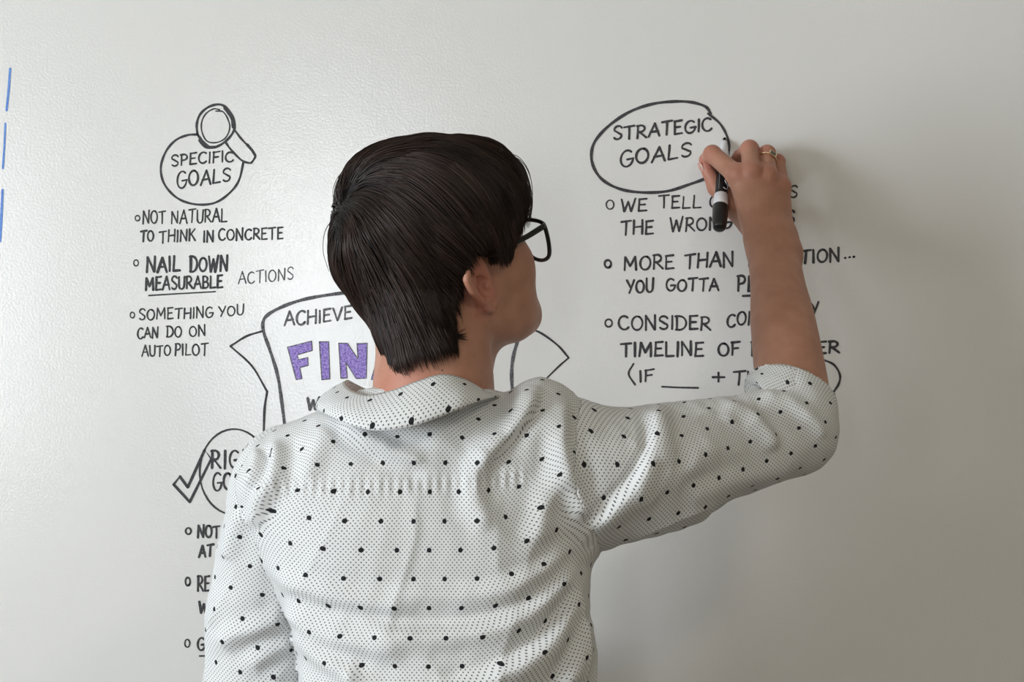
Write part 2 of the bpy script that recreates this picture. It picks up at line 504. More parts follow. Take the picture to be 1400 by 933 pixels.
def line(text, x0, y0, x1, y1, h0, parent, h1=None, w=2.6, mat='ink', under=None, gap=0.22, label=None):
    k = Ink(); write(k, text, x0, y0, x1, y1, h0, h1, w, gap)
    if under: k.stroke(under[0], under[1])
    return k.build('handwriting', M[mat], parent, label)
def bullet(x, y, rx, ry, w, label):
    k = Ink(); k.stroke(arc(x, y, rx, ry, 60, 415, 16), w)
    return k.build('bullet_mark', M['ink'], wall_back, label)
def S(pts, n=6): return catmull(pts, n)

# -- left column
k = Ink(); k.stroke(S([(270, 184), (256, 185), (240, 192), (227, 207), (220, 228), (223, 248), (234, 264), (250, 275), (272, 280), (295, 277), (315, 263), (327, 246), (333, 221)]), 3.2)
hd = k.build('heading_circle', M['ink'], wall_back, 'drawn circle around SPECIFIC GOALS, upper left')
line('SPECIFIC', 234, 227, 319, 221, 15, hd, 14, 2.6, label='SPECIFIC in black marker')
line('GOALS', 242, 258, 315, 248, 22, hd, 18, 2.8, label='GOALS in black marker under SPECIFIC')
k = Ink()
k.stroke(S([(270, 184), (269, 170), (274, 156), (286, 146), (301, 143), (312, 150), (320, 165), (320, 178), (312, 190), (300, 199), (288, 202), (277, 193), (270, 184)]), 3.4)
k.stroke(S([(295, 152), (305, 153), (312, 164), (314, 176), (308, 189), (296, 195), (283, 193), (276, 180), (276, 166), (282, 155), (292, 149), (300, 150)]), 2.0)
k.stroke(S([(307, 148), (316, 160), (319, 174)]), 4.0); k.stroke(S([(273, 192), (281, 201), (296, 201)]), 4.0)
k.stroke(S([(320, 177), (330, 190), (343, 204), (349, 213), (345, 221), (341, 223), (330, 219), (316, 205), (308, 194)]), 3.0)
k.stroke([(338, 198), (345, 206), (349, 213)], 4.2)
k.build('magnifier_drawing', M['ink'], wall_back, 'drawn magnifying glass on top of the circle')
b = bullet(188, 298.5, 3.2, 3.6, 1.9, 'small ring bullet beside NOT NATURAL')
line('NOT', 195, 307, 226, 305, 17, b, w=2.3); line('NATURAL', 234, 306, 310, 303, 17, b, w=2.3)
line('TO', 192, 331, 210, 330, 14.5, b, w=2.8); line('THINK', 218, 332, 267, 329.5, 15.5, b, w=2.4)
line('IN', 278, 331, 292, 331, 15.5, b, w=2.4); line('CONCRETE', 299, 329, 387, 326.5, 15, b, w=2.5)
b = bullet(186, 359.7, 3.2, 4.2, 1.8, 'small ring bullet beside NAIL DOWN')
line('NAIL', 200, 372, 246, 371, 20, b, w=3.4, label='NAIL in heavy black strokes'); line('DOWN', 260, 371, 311, 371, 20, b, w=3.4, label='DOWN in heavy black strokes')
line('MEASURABLE', 199, 397.5, 304, 393, 17, b, w=2.9, under=([(203.6, 404.3), (240, 402), (294.4, 399)], 2.2), label='MEASURABLE underlined in black')
line('ACTIONS', 326, 389, 401, 382, 16, b, w=1.8, mat='ink_faint', label='ACTIONS in thin worn strokes')
b = bullet(181, 431, 3.0, 4.0, 1.8, 'small ring bullet beside SOMETHING YOU')
line('SOMETHING', 190, 438, 291, 434, 14.5, b, w=2.2); line('YOU', 299, 433, 333, 431, 14, b, w=2.0)
line('CAN', 188, 463, 216, 462, 14, b, w=2.3); line('DO', 228, 461, 248, 461, 14, b, w=2.3); line('ON', 259, 461, 281, 460, 14, b, w=2.3)
line('AUTO', 194, 488, 233, 487, 15, b, w=2.2); line('PILOT', 239, 486.5, 284, 485.5, 16, b, w=2.2)
# -- banner in the middle
k = Ink()
k.stroke(S([(392, 625), (390, 590), (385, 548), (379, 511), (368, 476), (360.5, 454), (360.4, 438), (371.5, 427), (396, 415.7), (423, 408), (462, 401.7), (510, 397), (580, 396), (650, 404), (695, 420), (710, 440), (707.5, 465), (702, 486), (699.5, 507), (700.3, 533), (702.7, 552), (705, 600)]), 4.6)
bn = k.build('banner_drawing', M['ink_faint'], wall_back, 'thick worn outline of the drawn banner')
k = Ink()
k.stroke(S([(359, 453), (337, 460), (316, 473)]), 3.0); k.stroke(S([(315, 473.5), (344.4, 500.7), (365.3, 535.7)]), 2.8); k.stroke(S([(365.3, 535.7), (361.6, 562), (360.4, 612)]), 3.4)
k.stroke(S([(715, 449), (736.4, 454), (762, 472), (777.4, 489.5)]), 2.8); k.stroke(S([(777.4, 489.5), (762, 503), (742, 524), (728, 548)]), 2.4)
k.build('banner_fold', M['ink'], bn, 'thin folded ends on both sides of the banner')
line('ACHIEVE', 389, 446, 481, 436, 19, bn, 16, w=3.0, mat='ink_grey', label='ACHIEVE in worn grey strokes')
k = Ink()
letters = [
 [(393, 475), (426, 466.5), (427, 479.5), (406.5, 485.5), (408, 492), (421, 489), (421.3, 500), (410, 503), (413, 518), (405, 519.5)],
 [(436.5, 467.5), (449.5, 467.5), (451, 518.5), (440, 519.5)],
 [(463, 469.5), (475, 469.5), (489.5, 491), (488, 470), (502, 469.5), (501, 517.5), (487, 518), (473, 496), (475, 517), (466, 517.5)],
 [(519, 480), (528, 474), (549, 519), (537, 519.5), (533, 508), (521, 508.5), (516.5, 519.5), (507.5, 519)],
 [(553, 472), (561, 472), (573, 497), (573, 472), (582, 472), (582, 520), (573, 520), (562, 497), (562, 520), (553, 520)],
 [(612, 474), (598, 472), (588, 484), (588, 508), (598, 520), (612, 518), (612, 508), (601, 509), (598, 500), (598, 491), (602, 482), (612, 484)],
 [(617, 473), (624, 473), (624, 521), (617, 521)],
 [(636, 474), (644, 474), (654, 523), (645, 523), (643, 512), (637, 512), (635, 523), (627, 523)],
 [(659, 476), (671.5, 476), (670.5, 519), (674, 520), (673, 533.5), (659, 533)],
]
for q in letters: k.poly(q)
fin = k.build('block_lettering', M['ink_purple'], bn, 'purple filled block letters')
k = Ink()
for q in letters: 
    pts = []
    for i in range(len(q)):
        a, c = np.array(q[i]), np.array(q[(i + 1) % len(q)])
        k.stroke([tuple(a + (c - a) * t) for t in (0, .5, 1)], 1.3)
k.build('block_outline', M['ink_grey'], fin, 'grey outlines of the purple letters')
line('W', 420, 561, 436, 560, 16, bn, w=4.0, mat='ink_faint'); line('ITH', 446, 558, 476, 553, 14, bn, w=3.6, mat='ink_faint')
# -- lower left
k = Ink(); k.stroke(arc(320, 645.5, 47, 58.5, 198, 590 - 20, 44), 2.6); 
hd = k.build('heading_circle', M['ink'], wall_back, 'drawn circle around RIGHT GOALS, lower left')
line('RIGHT', 289, 640, 362, 640, 23, hd, w=3.2, gap=.3); line('GOALS', 291, 671, 357, 671, 23, hd, w=3.0)
k = Ink(); k.stroke([(237.4, 662.7), (246, 652), (256.7, 666.5), (268, 641), (279.8, 615.6), (288.7, 628), (274, 657), (259.4, 686.6), (237.4, 662.7)], 3.4)
for a, c in (((237.4, 662.7), (259.4, 686.6)), ((246, 652), (256.7, 666.5)), ((256.7, 666.5), (279.8, 615.6)), ((259.4, 686.6), (288.7, 628))):
    k.stroke([a, ((a[0] + c[0]) / 2, (a[1] + c[1]) / 2), c], 3.6)
k.build('check_mark_drawing', M['ink'], wall_back, 'outlined check mark left of RIGHT GOALS')
b = bullet(257.5, 726.5, 3.6, 4.4, 2.6, 'ring bullet beside NOT AT'); line('NOT', 270, 736, 300, 735, 16, b, w=3.0); line('AT', 272, 762, 291, 761, 15, b, w=3.2)
b = bullet(256.7, 795.5, 3.2, 5.6, 2.6, 'ring bullet beside RE'); line('REAL', 270, 809, 306, 808, 20, b, w=2.8); line('WITH', 272, 839, 314, 838, 15, b, w=3.0)
b = bullet(256, 880, 3.4, 5.4, 2.0, 'ring bullet beside underlined G'); line('GOOD', 270, 889, 318, 888, 18, b, w=3.0, under=([(273, 897.4), (290, 897), (318, 896)], 2.4))
# -- right column
k = Ink()
k.stroke(S([(971.6, 155.4), (964.5, 146), (945.7, 140), (922, 138.9), (891.4, 142.4), (860.8, 153), (832.5, 171.9), (813.6, 193), (808.4, 212), (812.4, 230.8), (825.4, 247.4), (849, 259), (879.6, 263.4), (912.6, 261.5), (943.3, 252), (966.9, 242.6), (984, 228), (993, 212)]), 4.0)
k.stroke(S([(968, 155.4), (983.4, 168.3), (992.8, 183.7), (997, 200), (995, 212)]), 3.4)
hd = k.build('heading_oval', M['ink'], wall_back, 'drawn oval around STRATEGIC GOALS, upper right')
line('STRATEGIC', 838, 192, 973, 179, 18, hd, 17, w=3.2, label='STRATEGIC in black marker'); line('GOALS', 848, 229, 945, 214, 21, hd, 19, w=3.2, label='GOALS in black marker under STRATEGIC')
b = bullet(834, 280, 5.2, 6.2, 2.0, 'open ring bullet beside WE TELL')
line('WE', 849, 289, 884, 288, 17, b, w=2.8); line('TELL', 901, 285, 958, 284, 17, b, w=2.6); line('OURSELVES', 970, 284, 1090, 270, 17, b, w=2.6)
line('THE', 849, 321, 893, 319, 18, b, w=3.0); line('WRONG', 916, 317.5, 1000, 312, 18, b, w=2.8); line('THINGS', 1016, 311, 1086, 305, 17, b, w=2.8)
b = bullet(831, 361, 4.4, 5.2, 3.2, 'dark ring bullet beside MORE THAN')
line('MORE', 853, 370, 921, 367, 18.5, b, w=3.0); line('THAN', 936, 368, 1003, 364, 20, b, w=3.2)
line('INTENTION', 1023, 364, 1148, 357.5, 18, b, w=3.2)
k = Ink()
for q in ((1155, 353), (1161, 352), (1167, 351.5)): k.stroke([q, (q[0] + .8, q[1] - .3)], 3.0)
k.build('ellipsis_dots', M['ink'], b)
line('YOU', 857, 401, 893, 400, 18, b, w=3.0); line('GOTTA', 911, 398.6, 982, 397, 17, b, w=3.0)
line('PLAN', 1008, 398.6, 1068, 396, 20, b, w=3.2, under=([(1015.7, 404.9), (1035, 404), (1066, 402)], 3.2))
b = bullet(832, 442, 4.8, 5.2, 2.4, 'open ring bullet beside CONSIDER')
line('CONSIDER', 846, 451, 971, 451, 18.5, b, w=3.0); line('CONSTANCY', 994, 448, 1119, 431, 17, b, 18, w=2.9)
line('TIMELINE', 849, 487, 961, 487, 19, b, w=3.2); line('OF', 982, 487, 1011, 486, 18, b, w=3.0); line('FOREVER', 1027, 486, 1147, 483, 19, b, 16, w=3.2)
k = Ink(); k.stroke(S([(866, 497.7), (859.4, 511.4), (868, 526)]), 2.6); k.stroke(S([(1118, 490), (1125.7, 492.3), (1140, 499), (1148, 512), (1147, 524), (1140, 535.7)]), 3.0)
k.stroke([(905, 529), (930, 530.2), (954.3, 530.6)], 2.8)
k.build('brackets_and_blank', M['ink'], b, 'round brackets and a drawn blank line')
line('IF', 874, 523, 893, 521, 15.5, b, w=2.8); line('+', 973.5, 525.5, 991, 525.5, 17, b, w=3.0); line('THEN', 1002, 527, 1075, 525, 18, b, w=3.0)
# -- blue dashes at the left edge
k = Ink()
k.stroke([(14, 94), (12, 122), (9, 151)], 3.0); k.stroke([(7.5, 169), (6, 200), (4, 230)], 3.0); k.stroke([(3.5, 260), (2, 295), (0, 330)], 3.4); k.stroke([(-1.5, 348), (-3, 380), (-4, 410)], 3.2)
k.build('dashed_line', M['ink_blue'], wall_back, 'blue dashed marker line near the left edge')

# ------------------------------------------------------------------ implicit surfaces
def smin(a, b, k):
    h = np.maximum(k - np.abs(a - b), 0) / k
    return np.minimum(a, b) - h * h * k * 0.25
def smax(a, b, k): return -smin(-a, -b, k)
def seg(p, a, b, ra, rb):
    a = np.asarray(a, np.float32); ab = np.asarray(b, np.float32) - a
    pa = p - a
    t = np.clip((pa @ ab) / float(ab @ ab), 0, 1)
    q = pa - t[:, None] * ab
    return np.sqrt((q * q).sum(1)) - (ra + (rb - ra) * t)
def chain(p, pts, rs, k):
    d = None
    for i in range(len(pts) - 1):
        e = seg(p, pts[i], pts[i + 1], rs[i], rs[i + 1])
        d = e if d is None else smin(d, e, k)
    return d
def sweep(p, pts, rs, n=6):
    """smooth swept tube through pts, radii rs"""
    c = catmull(np.column_stack([np.array(pts), rs]), n); d = None
    for i in range(len(c) - 1):
        e = seg(p, c[i, :3], c[i + 1, :3], c[i, 3], c[i + 1, 3])
        d = e if d is None else np.minimum(d, e)
    return d
def ell(p, c, r, R=None):
    q = p - np.asarray(c, np.float32)
    if R is not None: q = q @ R           # columns of R = local axes
    r = np.asarray(r, np.float32)
    k0 = np.sqrt(((q / r) ** 2).sum(1)) + 1e-9
    k1 = np.sqrt(((q / (r * r)) ** 2).sum(1)) + 1e-9
    return k0 * (k0 - 1) / k1
def ball(p, c, r): 
    q = p - np.asarray(c, np.float32); return np.sqrt((q * q).sum(1)) - r

CORN = np.array([(i, j, k) for i in (0, 1) for j in (0, 1) for k in (0, 1)], np.int64)
def chunked(f, p, n=60000):
    if len(p) <= n: return f(p).astype(np.float32)
    return np.concatenate([f(p[i:i + n]) for i in range(0, len(p), n)]).astype(np.float32)
def polygonize(f, lo, hi, h, project=2):
    lo = np.asarray(lo, float); hi = np.asarray(hi, float)
    B1, B2 = 16, 4
    nb = np.ceil((hi - lo) / (h * B1)).astype(int)
    g = np.stack(np.meshgrid(*[np.arange(k) for k in nb], indexing='ij'), -1).reshape(-1, 3)
    def keep(g, B):
        c = (lo + (g + 0.5) * B * h).astype(np.float32)
        return g[np.abs(chunked(f, c)) < 0.87 * B * h * 1.5 + h]
    g = keep(g, B1)
    r = B1 // B2
    s = np.stack(np.meshgrid(*[np.arange(r)] * 3, indexing='ij'), -1).reshape(-1, 3)
    g = (g[:, None] * r + s[None]).reshape(-1, 3); g = keep(g, B2)
    s = np.stack(np.meshgrid(*[np.arange(B2)] * 3, indexing='ij'), -1).reshape(-1, 3)
    cells = (g[:, None] * B2 + s[None]).reshape(-1, 3).astype(np.int64)
    N = nb * B1 + 4
    key = lambda c: ((c[:, 0] + 1) * N[1] + (c[:, 1] + 1)) * N[2] + (c[:, 2] + 1)
    ck = key(cells); off = key(CORN) - key(np.zeros((1, 3), np.int64))
    allk = (ck[:, None] + off[None]).ravel()
    uk, inv = np.unique(allk, return_inverse=True)
    z = uk % N[2] - 1; y = (uk // N[2]) % N[1] - 1; x = uk // (N[2] * N[1]) - 1
    pts = (lo + np.stack([x, y, z], 1) * h).astype(np.float32)
    val = chunked(f, pts)
    cv = val[inv].reshape(-1, 8)
    ins = cv < 0
    act = ins.any(1) & ~ins.all(1)
    cells, cv, ck = cells[act], cv[act], ck[act]
    o = np.argsort(ck); cells, cv, ck = cells[o], cv[o], ck[o]
    acc = np.zeros((len(ck), 3)); cnt = np.zeros(len(ck))
    for a in range(8):
        for ax in range(3):
            if CORN[a][ax]: continue
            b = a + (4, 2, 1)[ax]
            va, vb = cv[:, a], cv[:, b]
            m = (va < 0) != (vb < 0)
            t = np.where(m, va / np.where(m, va - vb, 1), 0)
            q = CORN[a][None] + t[:, None] * np.eye(3)[ax]
            acc[m] += q[m]; cnt[m] += 1
    V = (lo + (cells + acc / cnt[:, None]) * h)
    F = []
    st = [N[1] * N[2], N[2], 1]
    for ax in range(3):
        b, c = (ax + 1) % 3, (ax + 2) % 3
        v0 = cv[:, 0] < 0; v1 = cv[:, (4, 2, 1)[ax]] < 0
        m = np.nonzero(v0 != v1)[0]
        k0 = ck[m]
        q = []; ok = np.ones(len(m), bool)
        for d in (0, st[b], st[b] + st[c], st[c]):
            i = np.searchsorted(ck, k0 - d); i = np.minimum(i, len(ck) - 1)
            ok &= ck[i] == k0 - d; q.append(i)
        q = np.stack(q, 1); fl = v0[m]
        q[~fl] = q[~fl][:, ::-1]
        F.append(q[ok])
    F = np.concatenate(F)
    V = V.astype(np.float32)
    for _ in range(project):
        d, n = grad(f, V, h * 0.4)
        V = V - np.clip(d, -h * 0.5, h * 0.5)[:, None] * n
    return V, F
def grad(f, V, e):
    T4 = np.array([[1, -1, -1], [-1, -1, 1], [-1, 1, -1], [1, 1, 1]], np.float32)
    n = 0; s = 0
    for t in T4:
        d = chunked(f, (V + e * t).astype(np.float32)); n = n + d[:, None] * t; s = s + d
    g = n / (4 * e); L = np.linalg.norm(g, axis=1) + 1e-9
    return (s / 4) / np.maximum(L, 0.3), g / L[:, None]
_sr = np.random.RandomState(5)
_ks = [( _sr.randn(3), _sr.rand() * 6.28) for _ in range(24)]
def fuzz(p, scale, n0=0, n=6):
    """smooth value noise from a few sines, about -1..1"""
    d = 0
    for i in range(n0, n0 + n):
        k, ph = _ks[i % 24]
        d = d + np.sin(p @ (k * scale).astype(np.float32) + ph)
    return d / n ** 0.5 / 1.2

def set_attr(o, name, vals):
    a = o.data.attributes.new(name, 'FLOAT', 'POINT')
    a.data.foreach_set('value', np.asarray(vals, np.float32))

# ------------------------------------------------------------------ the figure: measurements
YT = -0.46                                    # depth of the spine
# head frame: forward F, her right R, up U
TH, PH, RO = math.radians(37), math.radians(22), math.radians(0)
hF = np.array([math.cos(PH) * math.cos(TH), math.cos(PH) * math.sin(TH), math.sin(PH)])
hR = np.array([math.sin(TH), -math.cos(TH), 0.0])
hU = np.cross(hR, hF)
HR = np.stack([hF, hR, hU], 1).astype(np.float32)
HC = P(590, 346, -0.42)
def hl(f, r, u): return HC + f * hF + r * hR + u * hU        # head-local to world
def to_h(p): return (p - HC.astype(np.float32)) @ HR

NECK = P(593, 560, -0.475)
SHR = P(768, 622, -0.45); ELR = P(1092, 592, -0.31); WRR = P(1056, 338, -0.115)
SHL = P(396, 665, -0.440); ELL = P(352, 975, -0.39); WRL = P(525, 955, -0.215)

def head_sdf(p):
    q = to_h(p); fx, rx, ux = q[:, 0], np.abs(q[:, 1]), q[:, 2]
    qa = q.copy(); qa[:, 1] = rx
    d = ell(q, (-0.008, 0, 0.004), (0.094, 0.074, 0.090))
    d = smin(d, ell(q, (0.040, 0, 0.020), (0.056, 0.062, 0.062)), 0.03)            # brow
    d = smin(d, ell(qa, (0.052, 0.034, -0.040), (0.045, 0.039, 0.043)), 0.03)       # cheeks
    d = smin(d, ell(q, (0.056, 0, -0.076), (0.039, 0.045, 0.040)), 0.035)          # muzzle
    jaw = sweep(qa, [(0.000, 0.052, -0.045), (0.010, 0.052, -0.080), (0.048, 0.036, -0.103), (0.083, 0.010, -0.109)], [0.020, 0.018, 0.018, 0.018], 4)
    d = smin(d, jaw, 0.035)
    d = smin(d, ell(q, (0.084, 0, -0.107), (0.016, 0.022, 0.017)), 0.02)             # chin
    d = smin(d, ell(q, (0.035, 0, -0.080), (0.050, 0.046, 0.030)), 0.03)             # under the jaw
    # nose
    nose = chain(q, [(0.088, 0, -0.010), (0.102, 0, -0.032), (0.112, 0, -0.050)], [0.007, 0.0075, 0.0095], 0.01)
    d = smin(d, nose, 0.012)
    d = smin(d, ball(qa, (0.099, 0.0115, -0.054), 0.0075), 0.006)
    # eye sockets
    d = smax(d, -ell(qa, (0.097, 0.031, -0.019), (0.014, 0.020, 0.012)), 0.014)
    d = smin(d, ell(qa, (0.070, 0.031, -0.020), (0.0175, 0.0165, 0.0135)), 0.004)
    # lips
    d = smin(d, ell(q, (0.090, 0, -0.072), (0.010, 0.021, 0.0055)), 0.006)
    d = smin(d, ell(q, (0.089, 0, -0.083), (0.011, 0.018, 0.0065)), 0.005)
    d = smax(d, -ell(q, (0.102, 0, -0.0772), (0.010, 0.022, 0.0013)), 0.003)
    # ears
    d = smin(d, ear_sdf(qa), 0.005)
    e, u, v, n = ear_frame(qa)
    d = smax(d, -ell(np.stack([u, v, n], 1), (-0.0025, -0.003, 0.004), (0.0095, 0.0135, 0.0115)), 0.0025)
    d = smax(d, -ell(np.stack([u, v, n], 1), (0.002, 0.016, 0.005), (0.0075, 0.0075, 0.0055)), 0.002)
    d = smin(d, ball(np.stack([u, v, n], 1), (-0.0125, -0.006, 0.0015), 0.0045), 0.003)
    return d
EARC = np.array([-0.010, 0.0830, -0.036])
def ear_frame(qa):
    e = qa - EARC.astype(np.float32)
    # ear plane: long axis up (leaning back), flared from the head at the back edge
    al = np.array([-0.07, 0.05, 0.98]); al /= np.linalg.norm(al)
    bk = np.array([-0.93, 0.37, 0.0]); bk = bk - al * (bk @ al); bk /= np.linalg.norm(bk)
    no = np.cross(al, bk); 
    if no[1] < 0: no = -no
    v = e @ al.astype(np.float32); u = e @ bk.astype(np.float32); n = e @ no.astype(np.float32)
    return e, u, v, n
def ear_sdf(qa):
    """ear: plate with a rolled helix, bowl, groove, lobe"""
    e, u, v, n = ear_frame(qa)
    # outline: egg, wide on top, narrow lobe
    hw = np.interp(v, [-0.034, -0.028, -0.016, 0.0, 0.016, 0.027, 0.033], [0.006, 0.0100, 0.0135, 0.0180, 0.0195, 0.0145, 0.006]).astype(np.float32)
    uc = np.interp(v, [-0.034, -0.016, 0.0, 0.02, 0.033], [-0.006, -0.003, 0.002, 0.003, 0.000]).astype(np.float32)
    rr = np.sqrt(((u - uc) / hw) ** 2 + (np.maximum(np.abs(v) - 0.026, 0) / 0.008) ** 2)
    disc = np.maximum((rr - 1) * 0.010, np.abs(n) - 0.0024)
    edge = np.sqrt(((rr - 0.90) * 0.014) ** 2 + (n - 0.0025) ** 2) - 0.0040
    edge = np.where((v < -0.020), edge + 0.002, edge)
    d = smin(disc, edge, 0.004)
    d = np.maximum(d, (np.abs(v) - 0.035))
    bowl = ell(np.stack([u, v, n], 1), (-0.003, -0.004, 0.004), (0.0085, 0.012, 0.0075))
    d = smax(d, -bowl, 0.003)
    groove = ell(np.stack([u, v, n], 1), (-0.001, 0.017, 0.0035), (0.006, 0.0075, 0.0035))
    d = smax(d, -groove, 0.002)
    d = smin(d, ball(np.stack([u, v, n], 1), (-0.0135, -0.007, 0.001), 0.0042), 0.004)   # tragus
    return d
def neck_sdf(p):
    d = chain(p, [hl(-0.040, 0, -0.035), P(588, 480, -0.455), P(590, 542, -0.465), P(590, 640, -0.46)], [0.050, 0.050, 0.056, 0.040], 0.03)
    d = smin(d, chain(p, [hl(-0.012, 0.055, -0.050), P(648, 545, -0.44)], [0.018, 0.012], 0.02), 0.03)       # side neck muscle
    d = smin(d, chain(p, [hl(0.02, 0, -0.10), P(626, 555, -0.42)], [0.032, 0.028], 0.02), 0.03)
    return d

# ---- right hand, holding the marker
HND = dict(
 index=([P(1008, 240, -0.080), P(974, 211, -0.046), P(966, 219, -0.026), P(972, 228, -0.017)], [0.0125, 0.0112, 0.0088, 0.0074]),
 middle=([P(1028, 236, -0.086), P(1025, 204, -0.050), P(1012, 215, -0.027), P(1001, 229, -0.018)], [0.0122, 0.0112, 0.0092, 0.0078]),
 ring=([P(1049, 241, -0.082), P(1049, 210, -0.049), P(1039, 222, -0.027), P(1028, 238, -0.018)], [0.0118, 0.0104, 0.0088, 0.0074]),
 pinky=([P(1068, 256, -0.074), P(1063, 221, -0.044), P(1056, 236, -0.022), P(1046, 256, -0.015)], [0.0108, 0.0093, 0.0080, 0.0068]),
 thumb=([P(1038, 322, -0.088), P(1007, 286, -0.052), P(980, 256, -0.034), P(966, 230, -0.030)], [0.0165, 0.0140, 0.0112, 0.0084]),
)
def hand_sdf(p):
    W = WRR
    palm = None
    for k, r0 in (('index', 0.0150), ('middle', 0.0150), ('ring', 0.0145), ('pinky', 0.0140)):
        m, r = HND[k]
        off = {'index': -0.008, 'middle': -0.003, 'ring': 0.005, 'pinky': 0.011}[k]
        e = seg(p, W + np.array([off, 0.004, -0.004]), m[0] + np.array([0, 0.003, 0]), r0 + 0.003, r[0])
        palm = e if palm is None else smin(palm, e, 0.016)
    palm = smin(palm, ell(p, P(1043, 285, -0.078), (0.026, 0.017, 0.034)), 0.016)
    t, tr = HND['thumb']
    th = chain(p, t, tr, 0.006)
    palm = smin(palm, th, 0.008)
    d = palm
    fing = None
    for k in ('index', 'middle', 'ring', 'pinky'):
        m, r = HND[k]
        e = chain(p, m, r, 0.004)
        e = smin(e, ball(p, m[0] + np.array([0, -0.0015, 0.001]), r[0] + 0.0004), 0.006)      # knuckle
        fing = e if fing is None else smin(fing, e, 0.0016)
    d = smin(d, fing, 0.006)
    # skin creases and tendons
    return d
def arm_r_sdf(p):
    ax = (ELR - WRR) / np.linalg.norm(ELR - WRR)
    side = np.cross(ax, [0, 1, 0]); side /= np.linalg.norm(side)
    mid = WRR + ax * 0.115
    d = None
    for s in (-1, 1):
        e = sweep(p, [WRR + side * s * 0.0100 - ax * 0.012, WRR + ax * 0.02 + side * s * 0.0095, WRR + ax * 0.07 + side * s * 0.0085, WRR + ax * 0.13 + side * s * 0.0090, ELR - ax * 0.05 + side * s * 0.008, ELR],
                  [0.0215, 0.0220, 0.0250, 0.0300, 0.0340, 0.0325], 4)
        d = e if d is None else smin(d, e, 0.022)
    d = smin(d, ball(p, WRR + np.array([0.021, -0.008, -0.010]), 0.0115), 0.02)     # wrist bone
    d = smin(d, chain(p, [ELR, SHR], [0.034, 0.046], 0.03), 0.012)
    return d
def arm_l_sdf(p):
    d = chain(p, [SHL, ELL], [0.040, 0.036], 0.02)
    d = smin(d, chain(p, [ELL, ELL * 0.4 + WRL * 0.6, WRL], [0.038, 0.032, 0.023], 0.02), 0.02)
    ax = WRL - ELL; ax /= np.linalg.norm(ax)
    u = np.array([0, 0, 1.0]); u = u - ax * (u @ ax); u /= np.linalg.norm(u); n = np.cross(ax, u)
    for i, (a, L) in enumerate(((0.026, 0.074), (0.009, 0.084), (-0.009, 0.080), (-0.025, 0.062))):
        k0 = WRL + ax * 0.088 + u * a
        d = smin(d, seg(p, WRL + u * a * 0.5 + ax * 0.01, k0, 0.016, 0.0125), 0.014)
        f1 = k0 + ax * L * 0.42 - n * 0.012; f2 = f1 + ax * L * 0.22 - n * 0.024; f3 = f2 - n * 0.022 - ax * 0.004
        d = smin(d, chain(p, [k0, f1, f2, f3], [0.0108, 0.0096, 0.0086, 0.0074], 0.003), 0.003)
    d = smin(d, chain(p, [WRL + ax * 0.02 + u * 0.02, WRL + ax * 0.055 + u * 0.042 - n * 0.02, WRL + ax * 0.088 + u * 0.040 - n * 0.034, WRL + ax * 0.108 + u * 0.034 - n * 0.044], [0.016, 0.0125, 0.0105, 0.0085], 0.005), 0.012)
    return d

# ---- torso: table of sections  z, xl, xr, yfront, yback
def sec(py, xl, xr, yf, yb):
    a = P(xl, py, YT); b = P(xr, py, YT); return (a[2], a[0], b[0], yf, yb)
TOR = sorted([
 sec(1130, 388, 812, -0.36, -0.585), sec(1040, 396, 812, -0.36, -0.580), sec(933, 408, 813, -0.36, -0.568), sec(850, 398, 812, -0.35, -0.562), sec(780, 366, 806, -0.345, -0.560),
 sec(720, 352, 796, -0.345, -0.556), sec(660, 350, 782, -0.35, -0.545), sec(610, 385, 765, -0.36, -0.530), sec(575, 450, 720, -0.385, -0.515), sec(545, 520, 665, -0.41, -0.500),
])
_tz = np.array([t[0] for t in TOR]); _tt = np.array(TOR)
_zz = np.linspace(_tz[0], _tz[-1], 60)
def _sm(i):
    v = np.interp(_zz, _tz, _tt[:, i]); vv = np.pad(v, 2, mode='edge')
    return np.convolve(vv, [1 / 9, 2 / 9, 3 / 9, 2 / 9, 1 / 9], 'valid')
_sx0, _sx1, _sy0, _sy1 = _sm(1), _sm(2), _sm(3), _sm(4)
def torso_sdf(p, off=0.0):
    z = p[:, 2]
    x0 = np.interp(z, _zz, _sx0); x1 = np.interp(z, _zz, _sx1); y0 = np.interp(z, _zz, _sy0); y1 = np.interp(z, _zz, _sy1)
    a = (x1 - x0) / 2 - off; b = np.abs(y0 - y1) / 2 - off; cx = (x0 + x1) / 2; cy = (y0 + y1) / 2
    u = np.abs(p[:, 0] - cx) / a; v = np.abs(p[:, 1] - cy) / b
    r = (u ** 2.5 + v ** 2.5) ** 0.4
    d = (r - 1) * np.minimum(a, b) * 0.95
    d = np.maximum(d, z - _zz[-1]); d = np.maximum(d, _zz[0] - z)
    return d.astype(np.float32)
def yoke_sdf(p, off=0.0):
    d = sweep(p, [P(590, 588, -0.47), P(505, 601, -0.465), P(395, 655, -0.46)], [0.050 - off, 0.047 - off, 0.046 - off], 4)
    d = smin(d, sweep(p, [P(600, 592, -0.47), P(685, 612, -0.465), P(752, 618, -0.45)], [0.050 - off, 0.047 - off, 0.055 - off], 4), 0.02)
    return d

